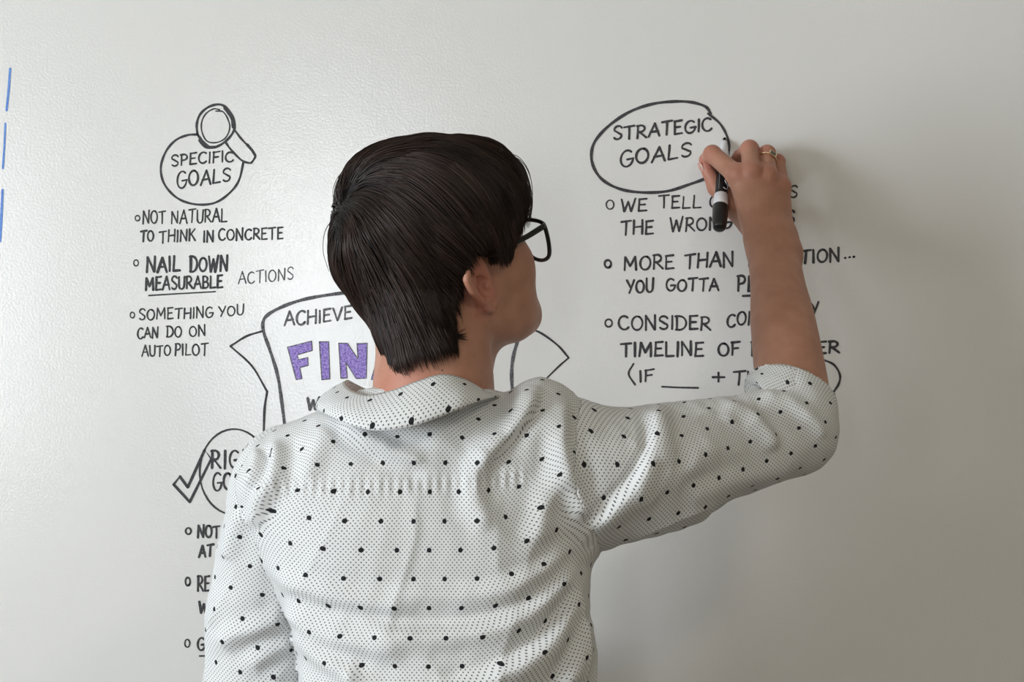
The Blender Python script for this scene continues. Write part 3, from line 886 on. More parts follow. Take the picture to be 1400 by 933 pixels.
def body_sdf(p):
    d = torso_sdf(p, 0.012)
    d = smin(d, yoke_sdf(p, 0.012), 0.05)
    d = smin(d, arm_r_sdf(p), 0.03)
    d = smin(d, arm_l_sdf(p), 0.03)
    d = smin(d, neck_sdf(p), 0.03)
    return d
def full_body(p):
    d = body_sdf(p)
    d = smin(d, head_sdf(p), 0.012)
    return smin(d, hand_sdf(p), 0.012)
HIPZ = 0.90
def legs_sdf(p, off=0.0):
    d = ell(p, (-0.085, -0.465, 0.90), (0.165 - off, 0.115 - off, 0.14))
    for s, hx, kx, fx in ((-1, -0.165, -0.18, -0.20), (1, -0.005, 0.02, 0.04)):
        d = smin(d, chain(p, [(hx, -0.465, 0.84), (kx, -0.455, 0.48), (fx, -0.49, 0.09)], [0.088 - off, 0.062 - off, 0.046 - off], 0.03), 0.03)
    return d

person = empty('person', (-0.08, -0.47, 0.0))
tag(person, 'person in a white dotted shirt seen from behind, writing with raised right hand', 'person')

t0 = time.time()
parts = []
def clip_region(V, F, fn):
    c = V[F].mean(1); m = fn(c)
    F = F[m]; used = np.unique(F); mp = -np.ones(len(V), int); mp[used] = np.arange(len(used))
    return V[used], mp[F]
# head and neck fine, hand and forearm fine, the rest (under clothes) coarse; one mesh
def head_part(p): return smin(smin(head_sdf(p), neck_sdf(p), 0.016), smin(torso_sdf(p, 0.018), yoke_sdf(p, 0.018), 0.02), 0.012)
a = polygonize(head_part, HC + [-0.17, -0.17, -0.235], HC + [0.19, 0.17, 0.15], 0.0021)
parts.append(a)
def arm_part(p): return smin(arm_r_sdf(p), hand_sdf(p), 0.014)
lo = np.minimum(ELR, P(950, 170, 0)) - 0.05; hi = np.maximum(ELR, P(1100, 170, 0)) + 0.06; hi[1] = 0.01
a = polygonize(arm_part, lo, hi, 0.0017)
parts.append(a)
def rest_part(p): return smin(smin(torso_sdf(p, 0.018), yoke_sdf(p, 0.018), 0.02), smin(arm_l_sdf(p), smin(chain(p, [ELR, SHR], [0.034, 0.044], 0.03), legs_sdf(p, 0.012), 0.01), 0.006), 0.006)
a = polygonize(rest_part, (-0.45, -0.72, 0.05), (0.45, -0.1, 1.45), 0.006)
parts.append(a)
V = np.concatenate([q[0] for q in parts]); offs = np.cumsum([0] + [len(q[0]) for q in parts])
F = np.concatenate([q[1] + offs[i] for i, q in enumerate(parts)])
body = mesh_quads('body', V, F, M['skin'], person)
# redness: ear, lips, knuckles, nape
q = to_h(V.astype(np.float32)); qa = q.copy(); qa[:, 1] = np.abs(q[:, 1])
red = 0.42 * np.exp(-(np.linalg.norm((qa - EARC) / np.array([0.03, 0.02, 0.036]), axis=1)) ** 4)
red += 0.9 * ((np.abs(q[:, 1]) < 0.022) & (q[:, 0] < 0.13) & (q[:, 0] > 0.090) & (np.abs(q[:, 2] + 0.0775) < 0.0115))
for kf in HND:
    for j, pt in enumerate(HND[kf][0]):
        if kf == 'thumb' and j == 0: continue
        red += 0.55 * np.exp(-(np.linalg.norm(V - pt, axis=1) / 0.013) ** 2)
red += 0.35 * np.exp(-(np.linalg.norm((V - P(560, 525, -0.50)) / np.array([0.05, 0.05, 0.02]), axis=1)) ** 2)
set_attr(body, 'red', np.clip(red, 0, 1))
print('body', len(V), time.time() - t0)
for s in (-1, 1):
    Vv, Ff = [], []
    c = hl(0.0755, 0.031 * s, -0.020)
    bm = bmesh.new(); bmesh.ops.create_uvsphere(bm, u_segments=20, v_segments=12, radius=0.0122)
    me = bpy.data.meshes.new('eye'); bm.to_mesh(me); bm.free(); me.materials.append(M['eye'])
    eo = bpy.data.objects.new('eye', me); eo.location = c; COL.objects.link(eo); put_child(eo, person)
# fingernails on the thumb
def nail(c, up, nrm, w, l):
    up = up / np.linalg.norm(up); nrm = nrm - up * (nrm @ up); nrm /= np.linalg.norm(nrm); sd = np.cross(up, nrm)
    Vn, Fn = [], []
    for i, v in enumerate(np.linspace(-1, 1, 7)):
        for j, u in enumerate(np.linspace(-1, 1, 7)):
            wid = w * (1 - 0.18 * abs(v) ** 3)
            Vn.append(c + up * v * l + sd * u * wid + nrm * (0.0012 - 0.0022 * u * u - 0.0007 * abs(v) ** 3))
    for i in range(6):
        for j in range(6): Fn.append((i * 7 + j, i * 7 + j + 1, i * 7 + j + 8, i * 7 + j + 7))
    return Vn, Fn
tp = HND['thumb'][0]; dirn = tp[3] - tp[2]
nn = np.array([-0.8, -0.35, -0.1])
v_, f_ = nail(tp[3] + dirn / np.linalg.norm(dirn) * 0.001 + nn / np.linalg.norm(nn) * 0.0083, dirn, nn, 0.0055, 0.0065)
no = mesh_np('fingernail', v_, f_, M['nail'], person)
sm = no.modifiers.new('solid', 'SOLIDIFY'); sm.thickness = 0.0006

# ------------------------------------------------------------------ shirt
SL_R = ([P(762, 648, -0.435), P(875, 645, -0.425), P(985, 616, -0.37), P(1078, 590, -0.322)], [0.079, 0.0725, 0.0585, 0.0520])
CUFF_A = P(1086, 586, -0.320); CUFF_B = P(1079, 520, -0.280)
CUFF_END = P(1081, 541, -0.292)
SL_L = ([P(396, 664, -0.440), P(368, 760, -0.415), P(357, 850, -0.400), P(352, 975, -0.390)], [0.062, 0.0600, 0.0600, 0.0590])
SL_L2 = ([P(352, 975, -0.39), P(352, 975, -0.39) * 0.35 + WRL * 0.65], [0.0560, 0.042])
def sleeve_r(p):
    d = sweep(p, *SL_R, 5)
    d = smin(d, seg(p, CUFF_A, CUFF_B + (CUFF_B - CUFF_A) * 0.6, 0.0525, 0.0480), 0.012)
    return d
def sleeve_l(p):
    return smin(sweep(p, *SL_L, 5), chain(p, *SL_L2, 0.02), 0.01)
def shirt_body(p):
    d = torso_sdf(p)
    d = smin(d, yoke_sdf(p), 0.045)
    d = smin(d, sweep(p, [P(722, 575, -0.50), P(735, 556, -0.47), P(748, 562, -0.42)], [0.026, 0.029, 0.026], 4), 0.018)
    return d
# folds: polyline in photo px (projected to the cloth depth), amplitude m, width m, sharpness
def fold_pts(pts, y): 
    return catmull([P(a, b, y)[[0, 2]] for a, b in pts], 5)
FOLDS = [ # (pts, y, amp, width_left, width_right) left/right seen along the direction of travel
 # bunched cloth of the raised shoulder
 ([(738, 527), (722, 560), (700, 590), (672, 618), (655, 640)], -0.52, 0.0060, 0.006, 0.016),
 ([(770, 540), (765, 580), (772, 630), (790, 680), (795, 720)], -0.52, 0.0055, 0.010, 0.012),
 ([(886, 558), (896, 578), (890, 620), (868, 660), (832, 696), (800, 728)], -0.48, 0.0062, 0.015, 0.0055),
 ([(905, 560), (915, 600), (905, 640)], -0.48, 0.003, 0.01, 0.01),
 # from the armpit across the back
 ([(800, 770), (760, 815), (700, 852), (620, 868), (540, 866), (470, 850)], -0.56, 0.0060, 0.014, 0.008),
 ([(806, 800), (770, 860), (720, 905), (650, 935), (580, 945)], -0.56, 0.0070, 0.016, 0.008),
 ([(790, 750), (735, 790), (670, 812), (600, 815), (520, 806)], -0.56, 0.0035, 0.012, 0.009),
 ([(812, 850), (795, 900), (770, 950)], -0.56, 0.0055, 0.012, 0.009),
 ([(770, 640), (745, 700), (735, 750)], -0.55, 0.004, 0.014, 0.014),
 ([(668, 615), (650, 650), (652, 690), (668, 730)], -0.55, 0.0040, 0.012, 0.012),
 ([(360, 790), (420, 812), (500, 826), (580, 832)], -0.56, 0.0035, 0.012, 0.010),
 ([(372, 835), (430, 862), (500, 886), (560, 896)], -0.56, 0.0045, 0.012, 0.010),
 ([(395, 870), (440, 905), (500, 940)], -0.56, 0.0045, 0.012, 0.010),
 # left shoulder
 ([(372, 600), (378, 625), (372, 655), (352, 690), (345, 730)], -0.51, 0.0055, 0.010, 0.007),
 ([(352, 612), (348, 640), (338, 668)], -0.50, 0.0045, 0.006, 0.008),
 ([(450, 585), (430, 620), (412, 660)], -0.53, 0.0030, 0.012, 0.012),
 ([(462, 575), (500, 600), (545, 622), (590, 632)], -0.54, 0.0045, 0.010, 0.008),
 ([(325, 700), (310, 740), (300, 775)], -0.51, 0.004, 0.010, 0.010),
 ([(385, 850), (350, 868), (310, 880), (285, 900)], -0.52, 0.0045, 0.010, 0.010),
 ([(395, 890), (360, 905), (330, 925)], -0.52, 0.0045, 0.008, 0.010),
 # right sleeve: cross folds to the cuff
 ([(980, 556), (1020, 566), (1050, 592), (1062, 622)], -0.42, 0.0055, 0.008, 0.012),
 ([(930, 690), (975, 665), (1040, 650), (1090, 640)], -0.42, 0.003, 0.010, 0.012),
 ([(850, 700), (930, 640), (990, 600)], -0.45, 0.003, 0.016, 0.016),
 ([(1035, 545), (1080, 552), (1118, 580), (1132, 605)], -0.39, 0.0030, 0.009, 0.009),
]
_F = [(fold_pts(a, y), amp, wl, wr) for a, y, amp, wl, wr in FOLDS]
SEAMS = [  # stitched seams: narrow grooves
 ([(365, 668), (450, 667), (560, 664), (640, 660), (700, 655), (720, 650)], -0.54, 0.0012, 0.0018),
]
_S = [(fold_pts(a, y), amp, w_) for a, y, amp, w_ in SEAMS]
def poly_dist(q, c):
    """signed distance (left positive) and parameter along polyline c"""
    best = np.full(len(q), 9.0, np.float32); sg = np.zeros(len(q), np.float32); par = np.zeros(len(q), np.float32)
    for i in range(len(c) - 1):
        ab = c[i + 1] - c[i]; L = ab @ ab
        t = np.clip(((q - c[i]) @ ab) / L, 0, 1)
        r = q - c[i] - t[:, None] * ab; d = np.sqrt((r * r).sum(1))
        m = d < best
        cr = ab[0] * r[:, 1] - ab[1] * r[:, 0]
        best[m] = d[m]; sg[m] = np.sign(cr[m]); par[m] = (i + t[m]) / (len(c) - 1)
    return best, sg, par
def wrinkles(V, N, reg):
    q = V[:, [0, 2]]; back = np.clip((-N[:, 1] + 0.25) / 0.6, 0, 1)
    out = np.zeros(len(V))
    for c, amp, wl, wr in _F:
        lo = c.min(0) - 0.05; hi = c.max(0) + 0.05
        m = np.nonzero(((q > lo) & (q < hi)).all(1))[0]
        d, s, t = poly_dist(q[m], c)
        w_ = np.where(s > 0, wl, wr)
        fade = np.clip(t / 0.18, 0, 1) * np.clip((1 - t) / 0.18, 0, 1); fade = fade * fade * (3 - 2 * fade)
        prof = np.exp(-(d / w_) ** 2) - 0.35 * np.exp(-((d - 1.9 * w_) / w_) ** 2)
        out[m] += amp * 1.5 * prof * (0.12 + 0.88 * fade) * back[m]
    for c, amp, w_ in _S:
        d, s, t = poly_dist(q, c)
        on = (reg == 0) & (t > 0.002) & (t < 0.998)
        puck = 0.0011 * np.sin(q[:, 0] * 620) * np.exp(-(d / 0.009) ** 2)
        out += np.where(on, (-amp * np.exp(-(d / w_) ** 2) + puck) * back, 0)
    # general soft crumple
    pz = V * np.array([1.0, 1.0, 1.9])
    out += 0.0022 * fuzz(pz.astype(np.float32), 18, 0) + 0.0014 * fuzz(pz.astype(np.float32), 42, 6) + 0.0005 * fuzz(pz.astype(np.float32), 110, 12)
    pr = (V * np.array([1.3, 1.0, 0.8])).astype(np.float32)
    out += 0.0050 * (1 - np.abs(fuzz(pr, 26, 4, 5))).clip(0, 1) ** 5 * (0.4 + 0.6 * fuzz(pr, 9, 11, 4)).clip(0, 1)
    return out

def axis_uv(V, pts):
    """u along the straight axis of the sleeve, angle round its curved centre line"""
    pts = np.array(pts); a, e = pts[0], pts[-1]; ab = e - a; L = np.linalg.norm(ab); ab = ab / L
    c = catmull(pts, 10); cu = (c - a) @ ab
    u = (V - a) @ ab
    uc = np.clip(u, cu[0], cu[-1])
    cen = np.stack([np.interp(uc, cu, c[:, i]) for i in range(3)], 1)
    r = V - cen; r = r - (r @ ab)[:, None] * ab
    e1 = np.array([0, -1.0, 0]); e1 = e1 - ab * (e1 @ ab); e1 /= np.linalg.norm(e1); e2 = np.cross(ab, e1)
    return u, np.arctan2(r @ e2, r @ e1)
def torso_uv(V):
    z = V[:, 2]
    x0 = np.interp(z, _zz, _sx0); x1 = np.interp(z, _zz, _sx1); y0 = np.interp(z, _zz, _sy0); y1 = np.interp(z, _zz, _sy1)
    cx = -0.082; a = 0.165; b = 0.105; cy = -0.46
    t = np.arctan2((V[:, 0] - cx) / a, -(V[:, 1] - cy) / b)
    tt = np.linspace(-math.pi, math.pi, 721)
    ds = np.sqrt((a * np.cos(tt)) ** 2 + (b * np.sin(tt)) ** 2)
    S_ = np.concatenate([[0], np.cumsum((ds[1:] + ds[:-1]) / 2 * (tt[1] - tt[0]))]); S_ -= S_[360]
    u = np.interp(t, tt, S_)
    top = np.clip((z - 1.29) / 0.06, 0, 1)
    u = u * (1 - top) + (V[:, 0] - cx) * 1.03 * top
    v = z - 2.0 * np.clip(V[:, 0] + 0.05, 0, 0.2) ** 2 - 1.2 * np.clip(-0.17 - V[:, 0], 0, 0.1) ** 2 + top * np.clip(V[:, 1] + 0.535, 0, 1) * 1.0
    return u, v

t0 = time.time()
def shirt_all(p):
    d = shirt_body(p)
    d = smin(d, sleeve_r(p), 0.040)
    return smin(d, sleeve_l(p), 0.012)
V, F = polygonize(shirt_all, (-0.42, -0.68, 0.93), (0.50, -0.20, 1.50), 0.0026)
print('shirt', len(V), time.time() - t0)
_, N = grad(shirt_all, V, 0.002)
dT = chunked(shirt_body, V); dR = chunked(sleeve_r, V); dL = chunked(sleeve_l, V)
regv = np.argmin(np.stack([dT, dR, dL], 1), 1)
V2 = V + N * wrinkles(V, N, regv)[:, None]
# armhole seams: pinch where torso and sleeve meet
for dd in (dR, dL):
    e = np.abs(dT - dd) ; m = np.exp(-(e / 0.004) ** 2) * (np.minimum(dT, dd) < 0.02)
    V2 -= N * (0.0022 * m)[:, None]
cf = V2[F].mean(1)
regf = np.argmin(np.stack([chunked(shirt_body, cf.astype(np.float32)), chunked(sleeve_r, cf.astype(np.float32)), chunked(sleeve_l, cf.astype(np.float32))], 1), 1)
tu, tv = torso_uv(V2)
ru, ra = axis_uv(V2, SL_R[0])
lu, la = axis_uv(V2, SL_L[0])
UV = {0: np.stack([tu, tv], 1), 1: np.stack([ru, ra * 0.068], 1), 2: np.stack([la * 0.056, lu], 1)}
cN = CUFF_B - CUFF_A; cN = cN / np.linalg.norm(cN)
cN = cN + np.array([0.42, 0.10, 0.0]); cN /= np.linalg.norm(cN)
hem = 1.00
EXTRA = {}
shirt = None
for r_, nm in ((0, 'shirt'), (1, 'sleeve'), (2, 'sleeve')):
    Fr = F[regf == r_]
    c = V2[Fr].mean(1)
    if r_ == 1:
        keep_ = ~(((c - CUFF_END) @ cN > 0.0) & (np.linalg.norm(c - CUFF_END, axis=1) < 0.13))
    elif r_ == 0:
        nk = np.linalg.norm((c - P(593, 552, -0.462)) / np.array([0.058, 0.060, 0.040]), axis=1)
        keep_ = nk > 1.0
    else:
        keep_ = (c - (ELL * 0.45 + WRL * 0.55)) @ (WRL - ELL) < 0
    Fr = Fr[keep_]
    used = np.unique(Fr); mp = np.zeros(len(V2), int); mp[used] = np.arange(len(used))
    uvl = UV[r_][Fr.ravel()]
    if r_ != 0:   # keep the wrap of the angle coherent inside a face
        a_ = (ra if r_ == 1 else la)[Fr]; sc_ = 0.068 if r_ == 1 else 0.056; col_ = 1 if r_ == 1 else 0
        w_ = (a_ - a_[:, :1]); fix = np.where(w_ > math.pi, -1, np.where(w_ < -math.pi, 1, 0)) * 2 * math.pi
        uvl = uvl.copy(); uvl[:, col_] += (fix * sc_).ravel()
    o = mesh_quads(nm, V2[used], mp[Fr], M['cloth'], None, uv=uvl)
    md = o.modifiers.new('thickness', 'SOLIDIFY'); md.thickness = 0.0012; md.offset = -1
    if r_ == 0:
        shirt = o; put_child(o, person)
    else:
        o.parent = shirt; o.matrix_parent_inverse = Matrix()
shirt.name = 'shirt'

# strips of cloth with a UV in metres
def strip(name, rows, parent, thick=0.0014, closed=False, u0=0.0, v0=0.0, mat='cloth'):
    rows = [np.asarray(r) for r in rows]; n = len(rows[0]); R_ = len(rows)
    V = np.concatenate(rows); F, UVs = [], []
    cu = [np.concatenate([[0], np.cumsum(np.linalg.norm(np.diff(r, axis=0), axis=1))]) for r in rows]
    mid = cu[R_ // 2]
    cvv = [0.0]
    for i in range(1, R_): cvv.append(cvv[-1] + np.linalg.norm(rows[i] - rows[i - 1], axis=1).mean())
    for i in range(R_ - 1):
        for j in range(n if closed else n - 1):
            j2 = (j + 1) % n
            F.append((i * n + j, i * n + j2, (i + 1) * n + j2, (i + 1) * n + j))
            uj2 = mid[j2] if j2 else mid[-1] + (mid[1] - mid[0])
            UVs += [(u0 + mid[j], v0 - cvv[i]), (u0 + uj2, v0 - cvv[i]), (u0 + uj2, v0 - cvv[i + 1]), (u0 + mid[j], v0 - cvv[i + 1])]
    o = mesh_quads(name, V, np.array(F), M[mat], parent, uv=np.array(UVs))
    md = o.modifiers.new('thickness', 'SOLIDIFY'); md.thickness = thick; md.offset = 0
    return o

# rolled cuff: ring round the elbow with a free upper edge
def ring_at(c, ax, ra_, rb_, n=72, wob=0.0, seed=0, first=None):
    ax = ax / np.linalg.norm(ax); e1 = np.array([1.0, 0, 0]) if first is None else first
    e1 = e1 - ax * (e1 @ ax); e1 /= np.linalg.norm(e1); e2 = np.cross(ax, e1)
    t = np.linspace(0, 2 * math.pi, n, endpoint=False)
    w_ = 1 + wob * (np.sin(3 * t + seed) * 0.6 + np.sin(5 * t + 2 * seed) * 0.4)
    return c + (np.cos(t) * ra_ * w_)[:, None] * e1 + (np.sin(t) * rb_ * w_)[:, None] * e2
cax = cN
A0 = P(1062, 588, -0.325); A1 = CUFF_END
rows = [ring_at(A0 + (A1 - A0) * t + cax * 0, cax * t + (1 - t) * np.array([0.75, 0.1, 0.35]), 0.0575 + 0.002 * math.sin(t * 3.1) - 0.006 * t, 0.0545 - 0.004 * t, wob=0.012, seed=1 + t) for t in np.linspace(0, 1, 12)]
inner = [ring_at(A1 - cax * d, cax, 0.0490 - d * 0.1, 0.0480 - d * 0.1, wob=0.012, seed=2) for d in (0.0, 0.012, 0.03, 0.05)]
strip('cuff', rows + inner, shirt, 0.0016, closed=True, u0=0.01)

# collar: stand, fold and fall
Tp = [P(605, 514, -0.535), P(634, 520, -0.525), P(656, 532, -0.500), P(667, 541, -0.470), P(664, 552, -0.43), P(640, 566, -0.40),
      P(585, 566, -0.385), P(530, 548, -0.385), P(492, 530, -0.395), P(476, 522, -0.425), P(474, 528, -0.465), P(486, 538, -0.505), P(508, 542, -0.525), P(540, 535, -0.535), P(572, 523, -0.540)]
Bp = [P(600, 571, -0.572), P(636, 556, -0.560), P(664, 546, -0.530), P(680, 544, -0.480), P(684, 566, -0.42), P(650, 600, -0.36),
      P(585, 610, -0.345), P(520, 590, -0.34), P(468, 570, -0.36), P(440, 556, -0.40), P(437, 560, -0.46), P(452, 568, -0.515), P(478, 580, -0.550), P(515, 589, -0.568), P(560, 584, -0.575)]
Ip = [P(604, 560, -0.528), P(634, 562, -0.520), P(652, 566, -0.495), P(658, 570, -0.470), P(654, 580, -0.43), P(634, 590, -0.405),
      P(585, 594, -0.395), P(545, 585, -0.40), P(520, 578, -0.415), P(505, 575, -0.44), P(500, 575, -0.47), P(508, 575, -0.500), P(524, 574, -0.515), P(548, 570, -0.525), P(575, 565, -0.53)]
n_ = 8
Tc, Bc, Ic = catmull_closed(Tp, n_), catmull_closed(Bp, n_), catmull_closed(Ip, n_)
k0 = 6 * n_ - 3; order = [(k0 + 6 + i) % len(Tc) for i in range(len(Tc) - 12)]     # open at the throat
Tc, Bc, Ic = Tc[order], Bc[order], Ic[order]
rows = []
out_dir = Bc - Tc
hor = out_dir * np.array([1, 1, 0]); hor /= np.linalg.norm(hor, axis=1)[:, None] + 1e-9
for t in np.linspace(0, 1, 7)[:-1]: rows.append(Ic + (Tc - Ic) * t)
rows.append(Tc + hor * 0.0012 + np.array([0, 0, 0.0008]))
for t in np.linspace(0.04, 1, 10):
    rows.append(Tc + (Bc - Tc) * t + hor * (0.0025 + 0.008 * math.sin(math.pi * t) ** 0.8) * 1.0)
strip('collar', rows, shirt, 0.0022, u0=0.013, v0=0.011)

# trousers and shoes (below the frame)
def trouser_sdf(p): 
    d = legs_sdf(p, 0.0)
    return d
V, F = polygonize(trouser_sdf, (-0.35, -0.70, 0.03), (0.20, -0.25, 1.06), 0.008)
V, F = clip_region(V, F, lambda c: (c[:, 2] < 1.02) & (c[:, 2] > 0.075))
mesh_quads('trousers', V, F, M['denim'], person)
for fx in (-0.20, 0.04):
    f = lambda p: smax(smin(ell(p, (fx, -0.42, 0.035), (0.046, 0.125, 0.05)), chain(p, [(fx, -0.49, 0.05), (fx, -0.49, 0.115)], [0.045, 0.047], 0.02), 0.03), 0.002 - p[:, 2], 0.004)
    V, F = polygonize(f, (fx - 0.1, -0.62, -0.02), (fx + 0.1, -0.25, 0.2), 0.006)
    mesh_quads('shoe', V, F, M['leather'], person)

# ------------------------------------------------------------------ hair
def hair_vol(p, off=0.0):
    d = ell(p, P(589, 311, -0.425), (0.109 - off, 0.107 - off, 0.102 - off))
    d = smin(d, ell(p, P(648, 266, -0.385), (0.057 - off, 0.070 - off, 0.063 - off)), 0.02)
    d = smin(d, chain(p, [P(558, 350, -0.445), P(578, 432, -0.468), P(584, 490, -0.487)], [0.084 - off, 0.055 - off, 0.043 - off], 0.01), 0.02)
    d = smin(d, ell(p, P(540, 264, -0.43), (0.056 - off, 0.07 - off, 0.050 - off)), 0.02)
    return d
_gf = [-0.20, -0.126, -0.116, -0.086, -0.068, -0.062, -0.056, -0.042, -0.030, -0.018, 0.006, 0.012, 0.030, 0.038, 0.060, 0.085, 0.11, 0.2]
_gu = [-0.084, -0.082, -0.077, -0.076, -0.080, -0.066, -0.048, -0.032, -0.014, 0.006, 0.010, -0.016, -0.020, -0.004, 0.010, 0.020, 0.028, 0.04]
def hairline(q): return np.interp(q[:, 0], _gf, _gu)
def hair_base(p):
    q = to_h(p)
    d = hair_vol(p, 0.003)
    return smax(d, ((hairline(q) + 0.004 - q[:, 2]) * 0.6).astype(np.float32), 0.010)
t0 = time.time()
V, F = polygonize(hair_base, HC + [-0.18, -0.18, -0.20], HC + [0.2, 0.18, 0.17], 0.0032)
_, N = grad(hair_base, V, 0.002)
hair = mesh_quads('hair', V + N * (0.0012 * fuzz(V, 90, 0))[:, None], F, M['hair'], person)
rs = np.random.RandomState(11)
CROWN = P(476, 288, -0.47)
def strands(n, seed, len_rng, lift_rng, rad, parent, name, root_pick=None, gravity=1.0, steps=13, sides=3, over=(0.0, 0.012)):
    rs = np.random.RandomState(seed)
    m = n * 6
    dirs = rs.randn(m, 3); dirs /= np.linalg.norm(dirs, axis=1)[:, None]
    X = (P(583, 330, -0.43) + dirs * np.array([0.12, 0.12, 0.15])).astype(np.float32)
    for _ in range(6):
        d, g = grad(hair_vol, X, 0.002); X = (X - d[:, None] * g).astype(np.float32)
    q = to_h(X); ok = q[:, 2] > hairline(q) + 0.004
    if root_pick is not None: ok &= root_pick(X)
    X = X[ok][:n]; n = len(X)
    lift = rs.uniform(*lift_rng, n)
    L = rs.uniform(*len_rng, n)
    clump = fuzz(X, 60, 0) * 0.45 + fuzz(X, 150, 6) * 0.55
    bias = np.stack([fuzz(X, 30, 3), fuzz(X, 33, 9), fuzz(X, 31, 15)], 1) * 0.26 + np.stack([fuzz(X, 110, 5), fuzz(X, 120, 2), fuzz(X, 115, 17)], 1) * 0.14
    path = [X]; ds = L / (steps - 1); cur = X.copy()
    for s in range(1, steps):
        d, g = grad(hair_vol, cur, 0.002)
        v = cur - CROWN; dist = np.linalg.norm(v, axis=1); v = v / (dist[:, None] + 1e-6)
        gw = gravity * (0.15 + 0.95 * np.clip((dist - 0.03) / 0.16, 0, 1))
        v = v + gw[:, None] * np.array([0.10, 0.0, -1.0]) * 0.85 + bias
        v -= g * (v * g).sum(1)[:, None]; v /= np.linalg.norm(v, axis=1)[:, None] + 1e-6
        cur = cur + v * ds[:, None]
        d, g = grad(hair_vol, cur.astype(np.float32), 0.002)
        tgt = (lift * min(1, s / 4.0) + 0.0030 * clump - 0.0006 - 0.0010 * (s / steps) ** 2)
        cur = (cur - g * (d - tgt)[:, None]).astype(np.float32)
        path.append(cur)
    Pth = np.stack(path, 1)                                        # n, steps, 3
    q = to_h(Pth.reshape(-1, 3)); past = (q[:, 2] < hairline(q)).reshape(n, steps)
    # arc position where it crosses the hairline, plus a random overhang
    first = np.where(past.any(1), past.argmax(1), steps - 1).astype(float)
    end = np.minimum(first + rs.uniform(*over, n) / ds, steps - 1)
    good = end > 2.0
    Pth, end, clump = Pth[good], end[good], clump[good]; n = len(Pth)
    tt = np.linspace(0, 1, steps)[None] * end[:, None]
    i0 = np.clip(tt.astype(int), 0, steps - 2); fr = (tt - i0)[..., None]
    ar = np.arange(n)[:, None]
    Pth = Pth[ar, i0] * (1 - fr) + Pth[ar, i0 + 1] * fr
    Tn = np.gradient(Pth, axis=1); Tn /= np.linalg.norm(Tn, axis=2)[..., None] + 1e-9
    A = np.cross(Tn, np.array([0.3, -0.9, 0.2])); A /= np.linalg.norm(A, axis=2)[..., None] + 1e-9
    B = np.cross(Tn, A)
    s_ = np.linspace(0, 1, steps)
    prof = np.minimum(1, 0.35 + s_ * 5) * np.clip((1.02 - s_) / 0.45, 0.06, 1)
    r = (rs.uniform(*rad, n)[:, None] * prof[None])[..., None]
    ring = []
    for k in range(sides):
        a_ = 2 * math.pi * k / sides
        ring.append(Pth + r * (math.cos(a_) * A + math.sin(a_) * B))
    Vv = np.stack(ring, 2).reshape(-1, 3)
    base = (np.arange(n) * steps * sides)[:, None, None] + (np.arange(steps - 1) * sides)[None, :, None]
    k = np.arange(sides)[None, None, :]; k2 = (k + 1) % sides
    Fq = np.stack([base + k, base + k2, base + sides + k2, base + sides + k], -1).reshape(-1, 4)
    o = mesh_quads(name, Vv, Fq, M['strand'], None)
    tone = np.clip(0.28 + 0.30 * clump + rs.uniform(-0.2, 0.25, n), 0, 1)
    set_attr(o, 'tone', np.repeat(tone, steps * sides))
    o.parent = parent
    tag(o, kind='stuff')
    return o
strands(9000, 3, (0.05, 0.10), (-0.0010, 0.0016), (0.00045, 0.00085), hair, 'hair_strands')
low = lambda X: X[:, 2] < P(0, 395, -0.46)[2]
strands(1800, 8, (0.04, 0.08), (-0.002, 0.0015), (0.0003, 0.0006), hair, 'nape_strands', root_pick=low, over=(0.002, 0.022))
# loose flyaway strands
Vs, Fs = [], []
fly = [
 [(500, 215), (480, 226), (463, 241), (455, 262), (459, 285)], [(490, 220), (474, 232), (460, 250), (457, 270), (464, 292)], [(478, 240), (466, 256), (464, 275), (470, 292)],
 [(470, 291), (454, 302), (444, 318), (442, 345), (450, 372)], [(466, 296), (456, 308), (450, 322), (449, 340), (455, 360)], [(463, 284), (457, 281), (455, 279)],
 [(635, 190), (650, 186), (664, 189), (667, 196)], [(655, 196), (672, 193), (684, 200), (687, 208)], [(600, 188), (622, 183), (640, 184), (655, 188)], [(610, 186), (618, 184), (628, 187)],
 [(690, 210), (708, 214), (722, 232), (728, 260), (727, 292)], [(700, 212), (716, 224), (726, 246), (728, 275), (724, 298)], [(685, 214), (704, 226), (718, 248), (724, 274), (726, 300)],
 [(694, 218), (708, 238), (717, 262), (722, 288), (724, 304)], [(690, 222), (704, 246), (712, 270), (719, 296), (722, 312)], [(688, 210), (712, 222), (724, 250), (727, 280), (725, 300)],
 [(560, 196), (575, 193), (592, 189)], [(540, 202), (560, 193), (580, 192)],
]
for i, f_ in enumerate(fly):
    dep = -0.47 if f_[0][0] < 600 else (-0.40 if f_[0][0] > 680 else -0.42)
    c = catmull([P(a, b, dep + 0.006 * math.sin(i + j)) for j, (a, b) in enumerate(f_)], 6)
    v, f = tube(c, np.linspace(0.00062, 0.00030, len(c)), 4); v, f = merge([(Vs, Fs), (v, f)]); Vs, Fs = v, f
o = mesh_np('loose_strands', Vs, Fs, M['strand'], None); o.parent = hair; tag(o, kind='stuff')
set_attr(o, 'tone', [0.5] * len(Vs))
